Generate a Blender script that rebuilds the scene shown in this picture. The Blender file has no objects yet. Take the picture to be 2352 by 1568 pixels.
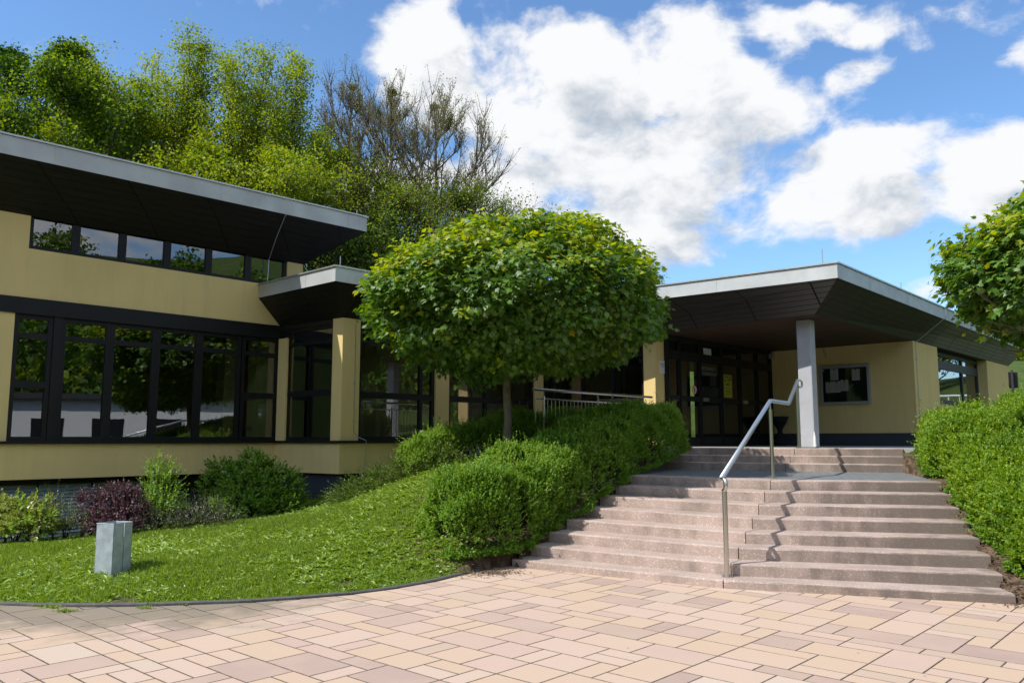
import bpy, math, random
import numpy as np
from mathutils import Vector
random.seed(7)
RNG = np.random.default_rng(11)
R = math.radians
SC = bpy.context.scene

# ------------------------------------------------------------ camera
F, HOR, H = 1870.0, 1007.0, 1.66          # focal length in survey pixels (2352 wide), horizon row, eye height
PITCH = math.atan((HOR - 784) / F)
cam_d = bpy.data.cameras.new("camera")
cam = bpy.data.objects.new("camera", cam_d)
SC.collection.objects.link(cam)
cam.location = (0, 0, H)
cam.rotation_euler = (math.pi / 2 + PITCH, 0, 0)
cam_d.sensor_width = 36.0
cam_d.lens = 36.0 * F / 2352.0
cam_d.clip_end = 3000
SC.camera = cam

_c, _s = math.cos(PITCH), math.sin(PITCH)
def ray(px, py):
    u = (px - 1176) / F; v = (784 - py) / F
    return (u, _c - v * _s, _s + v * _c)
def at(px, py, z):                         # surveyed point at a known height
    r = ray(px, py); t = (z - H) / r[2]
    return (r[0] * t, r[1] * t, z)
def aty(px, py, y):                        # surveyed point at a known distance
    r = ray(px, py); t = y / r[1]
    return (r[0] * t, y, H + r[2] * t)

# ------------------------------------------------------------ sun, sky, exposure
SUN_AZ = math.atan2(-0.90, -0.435)          # clockwise from +Y
SUN_EL = R(50)
sd = Vector((math.sin(SUN_AZ) * math.cos(SUN_EL), math.cos(SUN_AZ) * math.cos(SUN_EL), math.sin(SUN_EL)))
sun_d = bpy.data.lights.new("sun", 'SUN'); sun_d.energy = 3.9; sun_d.angle = R(0.5); sun_d.color = (1, 0.955, 0.88)
sun = bpy.data.objects.new("sun", sun_d); SC.collection.objects.link(sun)
sun.rotation_euler = sd.to_track_quat('Z', 'Y').to_euler()
SC.view_settings.view_transform = 'Standard'; SC.view_settings.look = 'None'
SC.view_settings.exposure = 0.42; SC.view_settings.gamma = 1.0

world = bpy.data.worlds.new("World"); SC.world = world; world.use_nodes = True
NT = world.node_tree; NT.nodes.clear()
def mk(nt, t, **k):
    n = nt.nodes.new(t)
    for a, b in k.items():
        if a.startswith('i_'):
            n.inputs[int(a[2:])].default_value = b
        else:
            setattr(n, a, b)
    return n
def build_cloud_group():
    g = bpy.data.node_groups.new("cloud_density", 'ShaderNodeTree')
    g.interface.new_socket("V", in_out='INPUT', socket_type='NodeSocketVector')
    g.interface.new_socket("D", in_out='OUTPUT', socket_type='NodeSocketFloat')
    L = g.links.new
    gi = mk(g, 'NodeGroupInput'); go = mk(g, 'NodeGroupOutput')
    wn = mk(g, 'ShaderNodeTexNoise'); wn.inputs['Scale'].default_value = 7.0; wn.inputs['Detail'].default_value = 3
    L(gi.outputs[0], wn.inputs['Vector'])
    sub = mk(g, 'ShaderNodeVectorMath', operation='SUBTRACT'); L(wn.outputs['Color'], sub.inputs[0]); sub.inputs[1].default_value = (.5, .5, .5)
    scl = mk(g, 'ShaderNodeVectorMath', operation='SCALE'); L(sub.outputs[0], scl.inputs[0]); scl.inputs['Scale'].default_value = 0.06
    wp = mk(g, 'ShaderNodeVectorMath', operation='ADD'); L(gi.outputs[0], wp.inputs[0]); L(scl.outputs[0], wp.inputs[1])
    # cloud banks: centre (survey px), radii (px), tilt, weight
    blobs = [(960, 80, 110, 105, 0, 1), (1060, 200, 210, 130, 15, 1), (1300, 150, 240, 90, -5, 1), (1560, 110, 150, 95, 20, 1), (1480, 260, 280, 140, 0, 1),
             (1240, 330, 170, 150, 0, 1), (1700, 230, 150, 90, 20, 1), (1500, 420, 330, 120, 5, 1), (1400, 540, 260, 80, 5, 1), (1700, 470, 220, 80, 15, .9),
             (1960, 420, 230, 90, -12, 1), (2270, 390, 150, 80, -20, 1.0), (2420, 340, 130, 90, 0, 1), (1880, 55, 190, 45, 5, .85), (1790, 90, 80, 50, 40, .8),
             (1960, 170, 75, 40, -20, .8), (2060, 500, 250, 48, -6, .8), (2340, 140, 55, 45, 0, .7), (930, 400, 110, 50, 0, .9), (2140, 665, 75, 30, 0, .65), (1500, 590, 150, 38, 0, .7), (1620, 640, 40, 14, 0, .5), (2330, 480, 120, 40, 0, .7), (1150, 430, 120, 90, 0, 1)]
    prev = None
    for (px, py, rx, ry, rot, w) in blobs:
        r = Vector(ray(px, py)).normalized()
        az, el = math.atan2(r.x, r.y), math.asin(r.z)
        k = 1 / F
        m = mk(g, 'ShaderNodeMapping', vector_type='TEXTURE')
        m.inputs['Location'].default_value = (az, el, 0); m.inputs['Rotation'].default_value = (0, 0, R(-rot)); m.inputs['Scale'].default_value = (rx * k * 1.15, ry * k * 1.15, 1)
        L(wp.outputs[0], m.inputs['Vector'])
        ln = mk(g, 'ShaderNodeVectorMath', operation='LENGTH'); L(m.outputs[0], ln.inputs[0])
        mr = mk(g, 'ShaderNodeMapRange', interpolation_type='SMOOTHSTEP'); L(ln.outputs['Value'], mr.inputs['Value'])
        mr.inputs['From Min'].default_value = 1.45; mr.inputs['From Max'].default_value = 0.35; mr.inputs['To Min'].default_value = 0; mr.inputs['To Max'].default_value = w
        if prev is None: prev = mr.outputs[0]
        else:
            a = mk(g, 'ShaderNodeMath', operation='SMOOTH_MAX'); a.inputs[2].default_value = 0.3
            L(prev, a.inputs[0]); L(mr.outputs[0], a.inputs[1]); prev = a.outputs[0]
    # broken cloud elsewhere in the sky (outside the stretch surveyed above)
    sp = mk(g, 'ShaderNodeSeparateXYZ'); L(gi.outputs[0], sp.inputs[0])
    ab = mk(g, 'ShaderNodeMath', operation='ABSOLUTE'); L(sp.outputs[0], ab.inputs[0])
    side = mk(g, 'ShaderNodeMapRange', interpolation_type='SMOOTHSTEP'); L(ab.outputs[0], side.inputs['Value'])
    side.inputs['From Min'].default_value = 0.8; side.inputs['From Max'].default_value = 1.3; side.inputs['To Max'].default_value = 0.62
    mx = mk(g, 'ShaderNodeMath', operation='MAXIMUM'); L(prev, mx.inputs[0]); L(side.outputs[0], mx.inputs[1])
    n1 = mk(g, 'ShaderNodeTexNoise'); n1.inputs['Scale'].default_value = 8.5; n1.inputs['Detail'].default_value = 12; n1.inputs['Roughness'].default_value = .6
    mp = mk(g, 'ShaderNodeMapping'); mp.inputs['Scale'].default_value = (1, 1.5, 1); L(wp.outputs[0], mp.inputs['Vector']); L(mp.outputs[0], n1.inputs['Vector'])
    ns = mk(g, 'ShaderNodeMath', operation='MULTIPLY_ADD'); L(n1.outputs['Fac'], ns.inputs[0]); ns.inputs[1].default_value = 2.5; ns.inputs[2].default_value = -1.28
    ad = mk(g, 'ShaderNodeMath', operation='ADD'); L(mx.outputs[0], ad.inputs[0]); L(ns.outputs[0], ad.inputs[1])
    L(ad.outputs[0], go.inputs[0])
    return g
def build_world():
    L = NT.links.new
    tc = mk(NT, 'ShaderNodeTexCoord')
    nm = mk(NT, 'ShaderNodeVectorMath', operation='NORMALIZE'); L(tc.outputs['Generated'], nm.inputs[0])
    sp = mk(NT, 'ShaderNodeSeparateXYZ'); L(nm.outputs[0], sp.inputs[0])
    az = mk(NT, 'ShaderNodeMath', operation='ARCTAN2'); L(sp.outputs[0], az.inputs[0]); L(sp.outputs[1], az.inputs[1])
    el = mk(NT, 'ShaderNodeMath', operation='ARCSINE'); L(sp.outputs[2], el.inputs[0])
    cb = mk(NT, 'ShaderNodeCombineXYZ'); L(az.outputs[0], cb.inputs[0]); L(el.outputs[0], cb.inputs[1])
    grp = build_cloud_group()
    g1 = mk(NT, 'ShaderNodeGroup', node_tree=grp); L(cb.outputs[0], g1.inputs[0])
    of = mk(NT, 'ShaderNodeVectorMath', operation='ADD'); L(cb.outputs[0], of.inputs[0]); of.inputs[1].default_value = (-0.025, 0.05, 0)
    g2 = mk(NT, 'ShaderNodeGroup', node_tree=grp); L(of.outputs[0], g2.inputs[0])
    cov = mk(NT, 'ShaderNodeMapRange', interpolation_type='SMOOTHSTEP'); L(g1.outputs[0], cov.inputs['Value'])
    cov.inputs['From Min'].default_value = 0.34; cov.inputs['From Max'].default_value = 0.86
    # thick towards the sun side above it -> greyer
    df = mk(NT, 'ShaderNodeMath', operation='MULTIPLY_ADD'); g1s = mk(NT, 'ShaderNodeMath', operation='MULTIPLY'); L(g1.outputs[0], g1s.inputs[0]); g1s.inputs[1].default_value = -0.42
    L(g2.outputs[0], df.inputs[0]); df.inputs[1].default_value = 1.0; L(g1s.outputs[0], df.inputs[2])
    sh = mk(NT, 'ShaderNodeMapRange', interpolation_type='SMOOTHSTEP'); L(df.outputs[0], sh.inputs['Value'])
    sh.inputs['From Min'].default_value = 0.34; sh.inputs['From Max'].default_value = 1.10
    cr = mk(NT, 'ShaderNodeMix', data_type='RGBA'); L(sh.outputs[0], cr.inputs['Factor'])
    cr.inputs['A'].default_value = (1.0, 1.01, 1.03, 1); cr.inputs['B'].default_value = (0.50, 0.57, 0.66, 1)
    sky = mk(NT, 'ShaderNodeTexSky', sky_type='NISHITA'); sky.sun_disc = False
    sky.sun_elevation = SUN_EL; sky.sun_rotation = SUN_AZ % (2 * math.pi); sky.air_density = 1.0; sky.dust_density = 0.2; sky.ozone_density = 2.5
    b1 = mk(NT, 'ShaderNodeBackground'); tn = mk(NT, 'ShaderNodeVectorMath', operation='MULTIPLY'); L(sky.outputs[0], tn.inputs[0]); tn.inputs[1].default_value = (.74, .91, 1.04); L(tn.outputs[0], b1.inputs[0]); b1.inputs[1].default_value = 0.15
    b2 = mk(NT, 'ShaderNodeBackground'); L(cr.outputs['Result'], b2.inputs[0]); b2.inputs[1].default_value = 0.72
    ms = mk(NT, 'ShaderNodeMixShader'); L(cov.outputs[0], ms.inputs[0]); L(b1.outputs[0], ms.inputs[1]); L(b2.outputs[0], ms.inputs[2])
    out = mk(NT, 'ShaderNodeOutputWorld'); L(ms.outputs[0], out.inputs[0])
build_world()

# ------------------------------------------------------------ materials
def lin(c): return tuple((x / 12.92 if x <= .04045 else ((x + .055) / 1.055) ** 2.4) for x in [v / 255 for v in c])
def mat(name, col, rough=.8, metal=0, noise=None, bump=None, col2=None, spec=.3, coords='Object'):
    m = bpy.data.materials.new(name); m.use_nodes = True; nt = m.node_tree
    b = nt.nodes['Principled BSDF']; b.inputs['Roughness'].default_value = rough; b.inputs['Metallic'].default_value = metal
    b.inputs['Specular IOR Level'].default_value = spec
    b.inputs['Base Color'].default_value = (*col, 1)
    if noise or bump:
        tc = mk(nt, 'ShaderNodeTexCoord')
    if noise:
        sc_, amt = noise
        n = mk(nt, 'ShaderNodeTexNoise'); n.inputs['Scale'].default_value = sc_; n.inputs['Detail'].default_value = 6
        nt.links.new(tc.outputs[coords], n.inputs['Vector'])
        rp = mk(nt, 'ShaderNodeMapRange'); rp.inputs['From Min'].default_value = .3; rp.inputs['From Max'].default_value = .7
        nt.links.new(n.outputs['Fac'], rp.inputs['Value'])
        mx = mk(nt, 'ShaderNodeMix', data_type='RGBA'); nt.links.new(rp.outputs[0], mx.inputs['Factor'])
        c2 = col2 or tuple(x * (1 - amt) for x in col)
        mx.inputs['A'].default_value = (*col, 1); mx.inputs['B'].default_value = (*c2, 1)
        nt.links.new(mx.outputs['Result'], b.inputs['Base Color'])
    if bump:
        sc_, st = bump
        n = mk(nt, 'ShaderNodeTexNoise'); n.inputs['Scale'].default_value = sc_; n.inputs['Detail'].default_value = 4
        nt.links.new(tc.outputs[coords], n.inputs['Vector'])
        bp = mk(nt, 'ShaderNodeBump'); bp.inputs['Strength'].default_value = st; bp.inputs['Distance'].default_value = .01
        nt.links.new(n.outputs['Fac'], bp.inputs['Height']); nt.links.new(bp.outputs[0], b.inputs['Normal'])
    return m
def leaf_mat(name, c1, c2, trans=.4, gloss=.06, rough=.4, c3=None):
    m = bpy.data.materials.new(name); m.use_nodes = True; nt = m.node_tree; nt.nodes.clear(); L = nt.links.new
    ge = mk(nt, 'ShaderNodeNewGeometry')
    cr = mk(nt, 'ShaderNodeValToRGB'); L(ge.outputs['Random Per Island'], cr.inputs[0])
    cr.color_ramp.elements[0].color = (*c1, 1); cr.color_ramp.elements[1].color = (*c2, 1)
    if c3:
        cr.color_ramp.elements[1].position = .93
        e = cr.color_ramp.elements.new(1.0); e.color = (*c3, 1)
    d = mk(nt, 'ShaderNodeBsdfDiffuse'); t = mk(nt, 'ShaderNodeBsdfTranslucent'); g = mk(nt, 'ShaderNodeBsdfGlossy')
    g.inputs['Roughness'].default_value = rough; g.inputs['Color'].default_value = (1, 1, 1, 1)
    hs = mk(nt, 'ShaderNodeHueSaturation'); hs.inputs['Value'].default_value = 1.35; hs.inputs['Saturation'].default_value = 1.1; hs.inputs['Hue'].default_value = .485
    L(cr.outputs[0], d.inputs[0]); L(cr.outputs[0], hs.inputs['Color']); L(hs.outputs[0], t.inputs[0])
    m1 = mk(nt, 'ShaderNodeMixShader'); m1.inputs[0].default_value = trans; L(d.outputs[0], m1.inputs[1]); L(t.outputs[0], m1.inputs[2])
    m2 = mk(nt, 'ShaderNodeMixShader'); m2.inputs[0].default_value = gloss; L(m1.outputs[0], m2.inputs[1]); L(g.outputs[0], m2.inputs[2])
    o = mk(nt, 'ShaderNodeOutputMaterial'); L(m2.outputs[0], o.inputs[0])
    return m
def glass_mat(name, base=.16, tint=(.75, .8, .78)):
    m = bpy.data.materials.new(name); m.use_nodes = True; nt = m.node_tree; nt.nodes.clear(); L = nt.links.new
    fr = mk(nt, 'ShaderNodeFresnel'); fr.inputs['IOR'].default_value = 1.55
    ad = mk(nt, 'ShaderNodeMath', operation='ADD'); ad.inputs[1].default_value = base; ad.use_clamp = True; L(fr.outputs[0], ad.inputs[0])
    t = mk(nt, 'ShaderNodeBsdfTransparent'); t.inputs[0].default_value = (*tint, 1)
    g = mk(nt, 'ShaderNodeBsdfGlossy'); g.inputs['Roughness'].default_value = 0.004; g.inputs['Color'].default_value = (.95, .97, 1, 1)
    tc = mk(nt, 'ShaderNodeTexCoord'); n = mk(nt, 'ShaderNodeTexNoise'); n.inputs['Scale'].default_value = .9; L(tc.outputs['Object'], n.inputs['Vector'])
    bp = mk(nt, 'ShaderNodeBump'); bp.inputs['Strength'].default_value = .05; bp.inputs['Distance'].default_value = .02; L(n.outputs['Fac'], bp.inputs['Height']); L(bp.outputs[0], g.inputs['Normal'])
    ms = mk(nt, 'ShaderNodeMixShader'); L(ad.outputs[0], ms.inputs[0]); L(t.outputs[0], ms.inputs[1]); L(g.outputs[0], ms.inputs[2])
    o = mk(nt, 'ShaderNodeOutputMaterial'); L(ms.outputs[0], o.inputs[0])
    return m
def board_mat(name, col, col2, rough=.6, bw=.125, pw=1.45, weather=None):
    """painted boards: UV.x metres along the eave, UV.y metres across the boards"""
    m = bpy.data.materials.new(name); m.use_nodes = True; nt = m.node_tree; L = nt.links.new
    b = nt.nodes['Principled BSDF']; b.inputs['Roughness'].default_value = rough; b.inputs['Specular IOR Level'].default_value = .25
    tc = mk(nt, 'ShaderNodeTexCoord'); sp = mk(nt, 'ShaderNodeSeparateXYZ'); L(tc.outputs['UV'], sp.inputs[0])
    def groove(sock, period, width):
        d = mk(nt, 'ShaderNodeMath', operation='DIVIDE'); L(sock, d.inputs[0]); d.inputs[1].default_value = period
        f = mk(nt, 'ShaderNodeMath', operation='FRACT'); L(d.outputs[0], f.inputs[0])
        c = mk(nt, 'ShaderNodeMath', operation='LESS_THAN'); L(f.outputs[0], c.inputs[0]); c.inputs[1].default_value = width / period
        return c.outputs[0]
    g1 = groove(sp.outputs[1], bw, .012); g2 = groove(sp.outputs[0], pw, .035)
    mx = mk(nt, 'ShaderNodeMath', operation='MAXIMUM'); L(g1, mx.inputs[0]); L(g2, mx.inputs[1])
    n = mk(nt, 'ShaderNodeTexNoise'); n.inputs['Scale'].default_value = 3; n.inputs['Detail'].default_value = 8
    mp = mk(nt, 'ShaderNodeMapping'); mp.inputs['Scale'].default_value = (.6, 9, 1); L(tc.outputs['UV'], mp.inputs[0]); L(mp.outputs[0], n.inputs['Vector'])
    rp = mk(nt, 'ShaderNodeMapRange'); rp.inputs['From Min'].default_value = .35; rp.inputs['From Max'].default_value = .7; L(n.outputs['Fac'], rp.inputs[0])
    c = mk(nt, 'ShaderNodeMix', data_type='RGBA'); L(rp.outputs[0], c.inputs['Factor']); c.inputs['A'].default_value = (*col, 1); c.inputs['B'].default_value = (*col2, 1)
    src = c.outputs['Result']
    if weather:                      # weathered, greyed boards beyond a given length
        mr = mk(nt, 'ShaderNodeMapRange', interpolation_type='SMOOTHSTEP'); L(sp.outputs[0], mr.inputs[0]); mr.inputs['From Min'].default_value = weather[0]; mr.inputs['From Max'].default_value = weather[1]
        c2 = mk(nt, 'ShaderNodeMix', data_type='RGBA'); L(mr.outputs[0], c2.inputs['Factor']); L(src, c2.inputs['A']); c2.inputs['B'].default_value = (*weather[2], 1); src = c2.outputs['Result']
    k = mk(nt, 'ShaderNodeMix', data_type='RGBA'); L(mx.outputs[0], k.inputs['Factor']); L(src, k.inputs['A']); k.inputs['B'].default_value = (.004, .004, .004, 1)
    L(k.outputs['Result'], b.inputs['Base Color'])
    bp = mk(nt, 'ShaderNodeBump', invert=True); bp.inputs['Strength'].default_value = .6; bp.inputs['Distance'].default_value = .01; L(mx.outputs[0], bp.inputs['Height']); L(bp.outputs[0], b.inputs['Normal'])
    return m

M = {}
M['plaster'] = mat('cream_plaster', (.66, .54, .29), .9, noise=(.7, .13), bump=(90, .35))
def plaster_mat():
    m = mat('cream_plaster', (.78, .60, .265), .9, noise=(.7, .10), bump=(90, .35)); nt = m.node_tree; L = nt.links.new; b = nt.nodes['Principled BSDF']
    src = b.inputs['Base Color'].links[0].from_socket; tc = mk(nt, 'ShaderNodeTexCoord'); mp = mk(nt, 'ShaderNodeMapping'); mp.inputs['Scale'].default_value = (3.5, 3.5, .35); L(tc.outputs['Object'], mp.inputs[0])
    n = mk(nt, 'ShaderNodeTexNoise'); n.inputs['Scale'].default_value = 1.6; n.inputs['Detail'].default_value = 9; n.inputs['Roughness'].default_value = .7; L(mp.outputs[0], n.inputs['Vector'])
    r = mk(nt, 'ShaderNodeMapRange'); r.inputs['From Min'].default_value = .48; r.inputs['From Max'].default_value = .78; r.inputs['To Max'].default_value = .32; L(n.outputs['Fac'], r.inputs[0])
    x = mk(nt, 'ShaderNodeMix', data_type='RGBA'); L(r.outputs[0], x.inputs['Factor']); L(src, x.inputs['A']); x.inputs['B'].default_value = (.46, .37, .20, 1); L(x.outputs['Result'], b.inputs['Base Color']); return m
M['plaster'] = plaster_mat()
M['base'] = mat('plinth_paint', (.055, .065, .085), .8, noise=(2, .25), bump=(60, .2))
M['black'] = mat('black_frame', (.012, .012, .014), .45, noise=(3, .3))
M['grey_frame'] = mat('grey_frame', (.05, .052, .055), .5)
M['zinc'] = mat('zinc_fascia', (.56, .58, .58), .5, .25, noise=(2.2, .22), bump=(8, .15))
M['coping'] = mat('zinc_coping', (.62, .63, .62), .35, .7, noise=(3, .2))
M['gravel'] = mat('roof_gravel', (.25, .25, .24), .95, noise=(30, .4))
M['soffit'] = board_mat('soffit_boards_black', (.020, .018, .018), (.012, .011, .012), .55)
M['soffit_r'] = board_mat('soffit_boards_brown', (.036, .031, .029), (.024, .020, .018), .55, weather=(5.6, 8.2, (.15, .135, .13)))
M['ceilwood'] = board_mat('ceiling_wood', (.075, .042, .028), (.042, .023, .015), .6, bw=.11, pw=5)
M['glass'] = glass_mat('window_glass')
M['glass_hi'] = glass_mat('coated_glass', .15, (.5, .55, .55))
M['glass_door'] = glass_mat('door_glass', .05, (.85, .85, .8))
M['steel'] = mat('brushed_steel', (.62, .60, .56), .28, 1, bump=(60, .05))
M['steel_pale'] = mat('painted_rail', (.50, .54, .58), .32, .75)
M['galv'] = mat('galvanised_steel', (.50, .56, .62), .5, .3, noise=(9, .35), bump=(20, .1))
M['colgrey'] = mat('grey_concrete_paint', (.43, .44, .47), .8, noise=(7, .12), bump=(50, .25))
M['white'] = mat('white_paint', (.75, .75, .74), .7)
M['paper'] = mat('paper', (.62, .63, .68), .8)
M['ink'] = mat('ink', (.03, .03, .03), .8)
M['inkgrey'] = mat('ink_grey', (.35, .35, .38), .8)
M['felt'] = mat('green_felt', (.012, .03, .022), .9, noise=(3, .3))
M['alu'] = mat('aluminium', (.42, .45, .49), .4, .6)
M['yellow'] = mat('poster_yellow', (.42, .40, .04), .8)
M['red'] = mat('sign_red', (.45, .03, .03), .6)
M['orange'] = mat('orange_wall', (.50, .16, .04), .8)
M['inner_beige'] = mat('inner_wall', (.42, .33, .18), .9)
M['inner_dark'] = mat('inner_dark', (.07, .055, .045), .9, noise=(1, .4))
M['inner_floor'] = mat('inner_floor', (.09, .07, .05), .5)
M['blackcloth'] = mat('black_cloth', (.012, .014, .018), .9)
M['blind'] = mat('blind_slats', (.50, .60, .74), .5)
M['bark'] = mat('bark', (.10, .085, .065), .95, noise=(14, .45), bump=(25, .8))
M['barkg'] = mat('bark_grey', (.21, .18, .13), .95, noise=(10, .4), bump=(20, .6))
M['soil'] = mat('soil', (.10, .072, .05), .95, noise=(6, .5), bump=(20, .8))
M['terrace'] = mat('terrace_paving', (.42, .41, .39), .85, noise=(5, .2), bump=(40, .2))
M['landing'] = mat('landing_blocks', (.17, .18, .18), .85, noise=(5, .25))
M['curb'] = mat('curb_stone', (.12, .12, .115), .9, noise=(9, .35), bump=(30, .6))
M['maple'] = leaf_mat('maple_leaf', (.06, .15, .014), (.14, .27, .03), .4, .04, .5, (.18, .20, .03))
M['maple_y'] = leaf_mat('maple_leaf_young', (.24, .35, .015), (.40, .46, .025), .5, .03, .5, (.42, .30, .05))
M['hedge'] = leaf_mat('hedge_leaf', (.10, .22, .022), (.23, .39, .045), .4, .02, .6)
M['hedge_y'] = leaf_mat('hedge_leaf_young', (.21, .37, .045), (.32, .46, .08), .45, .02, .6)
M['hedge_r'] = leaf_mat('hedge_leaf_light', (.18, .32, .02), (.31, .44, .04), .45, .02, .6)
M['juniper'] = leaf_mat('juniper_leaf', (.06, .11, .015), (.14, .19, .03), .25, .03)
M['grass'] = leaf_mat('grass_blade', (.15, .26, .02), (.31, .42, .05), .45, .03, .6)
M['weed'] = leaf_mat('weed_leaf', (.17, .30, .025), (.36, .49, .09), .4, .04, .5)
M['tree_dark'] = leaf_mat('dark_leaf', (.03, .09, .010), (.08, .16, .016), .35, .02, .6)
M['tree_yel'] = leaf_mat('yellow_green_leaf', (.24, .31, .02), (.42, .49, .05), .45, .02, .6)
M['tree_mid'] = leaf_mat('mid_green_leaf', (.14, .24, .018), (.28, .39, .035), .45, .02, .6)
M['tree_oliv'] = leaf_mat('olive_leaf', (.11, .15, .02), (.24, .27, .05), .38, .02, .6)
M['bud'] = leaf_mat('bud_leaf', (.16, .13, .05), (.28, .30, .07), .3, .03)
M['conifer'] = leaf_mat('conifer_leaf', (.02, .055, .02), (.045, .09, .03), .15, .03)
M['shrub_y'] = leaf_mat('shrub_yellow', (.17, .24, .03), (.35, .38, .09), .35, .06)
M['shrub_p'] = leaf_mat('shrub_purple', (.055, .02, .028), (.17, .08, .09), .25, .05, .5)
M['shrub_g'] = leaf_mat('shrub_green', (.09, .21, .015), (.22, .38, .035), .4, .05, .5)
M['shrub_o'] = leaf_mat('shrub_olive', (.055, .07, .03), (.13, .14, .07), .25, .05)
M['twig'] = mat('twig', (.09, .06, .04), .9)

# slabs: per-slab colour from an attribute, stained near the curb
def slab_material():
    m = bpy.data.materials.new('slab_concrete'); m.use_nodes = True; nt = m.node_tree; L = nt.links.new
    b = nt.nodes['Principled BSDF']; b.inputs['Roughness'].default_value = .85; b.inputs['Specular IOR Level'].default_value = .2
    ge = mk(nt, 'ShaderNodeNewGeometry'); tc = mk(nt, 'ShaderNodeTexCoord')
    cr = mk(nt, 'ShaderNodeValToRGB'); L(ge.outputs['Random Per Island'], cr.inputs[0])
    cols = [(0, (.53, .39, .275)), (.3, (.54, .40, .295)), (.5, (.55, .415, .33)), (.66, (.53, .385, .31)), (.80, (.47, .345, .285)), (.91, (.40, .29, .245)), (.95, (.49, .37, .28)), (1, (.56, .45, .36))]
    cr.color_ramp.elements[0].position = 0; cr.color_ramp.elements[0].color = (*cols[0][1], 1); cr.color_ramp.elements[1].color = (*cols[-1][1], 1)
    for p, c in cols[1:-1]:
        e = cr.color_ramp.elements.new(p); e.color = (*c, 1)
    n = mk(nt, 'ShaderNodeTexNoise'); n.inputs['Scale'].default_value = 3.2; n.inputs['Detail'].default_value = 3; L(tc.outputs['Object'], n.inputs['Vector'])
    n.noise_dimensions = '4D'; L(ge.outputs['Random Per Island'], n.inputs['W'])
    wm = mk(nt, 'ShaderNodeMath', operation='MULTIPLY'); L(ge.outputs['Random Per Island'], wm.inputs[0]); wm.inputs[1].default_value = 90; L(wm.outputs[0], n.inputs['W'])
    rp = mk(nt, 'ShaderNodeMapRange'); rp.inputs['From Min'].default_value = .42; rp.inputs['From Max'].default_value = .72; L(n.outputs['Fac'], rp.inputs[0]); rp.inputs['To Max'].default_value = .35
    mx = mk(nt, 'ShaderNodeMix', data_type='RGBA'); L(rp.outputs[0], mx.inputs['Factor']); L(cr.outputs[0], mx.inputs['A']); mx.inputs['B'].default_value = (.54, .41, .31, 1)
    f = mk(nt, 'ShaderNodeTexNoise'); f.inputs['Scale'].default_value = 160; f.inputs['Detail'].default_value = 2; L(tc.outputs['Object'], f.inputs['Vector'])
    fr = mk(nt, 'ShaderNodeMapRange'); fr.inputs['From Min'].default_value = .3; fr.inputs['From Max'].default_value = .7; fr.inputs['To Min'].default_value = .86; fr.inputs['To Max'].default_value = 1.1; L(f.outputs['Fac'], fr.inputs[0])
    ml = mk(nt, 'ShaderNodeVectorMath', operation='SCALE'); L(mx.outputs['Result'], ml.inputs[0]); L(fr.outputs[0], ml.inputs['Scale'])
    at_ = mk(nt, 'ShaderNodeAttribute', attribute_name='dirt')
    dn = mk(nt, 'ShaderNodeTexNoise'); dn.inputs['Scale'].default_value = 2.3; dn.inputs['Detail'].default_value = 8; dn.inputs['Roughness'].default_value = .65; L(tc.outputs['Object'], dn.inputs['Vector'])
    da = mk(nt, 'ShaderNodeMath', operation='ADD'); L(at_.outputs['Fac'], da.inputs[0]); L(dn.outputs['Fac'], da.inputs[1])
    dr = mk(nt, 'ShaderNodeMapRange', interpolation_type='SMOOTHSTEP'); L(da.outputs[0], dr.inputs[0]); dr.inputs['From Min'].default_value = .78; dr.inputs['From Max'].default_value = 1.3; dr.inputs['To Max'].default_value = .85
    m3 = mk(nt, 'ShaderNodeMix', data_type='RGBA'); L(dr.outputs[0], m3.inputs['Factor']); L(ml.outputs[0], m3.inputs['A']); m3.inputs['B'].default_value = (.20, .175, .13, 1)
    L(m3.outputs['Result'], b.inputs['Base Color'])
    bp = mk(nt, 'ShaderNodeBump'); bp.inputs['Strength'].default_value = .35; bp.inputs['Distance'].default_value = .004; L(f.outputs['Fac'], bp.inputs['Height']); L(bp.outputs[0], b.inputs['Normal'])
    return m
M['slab'] = slab_material()
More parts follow.
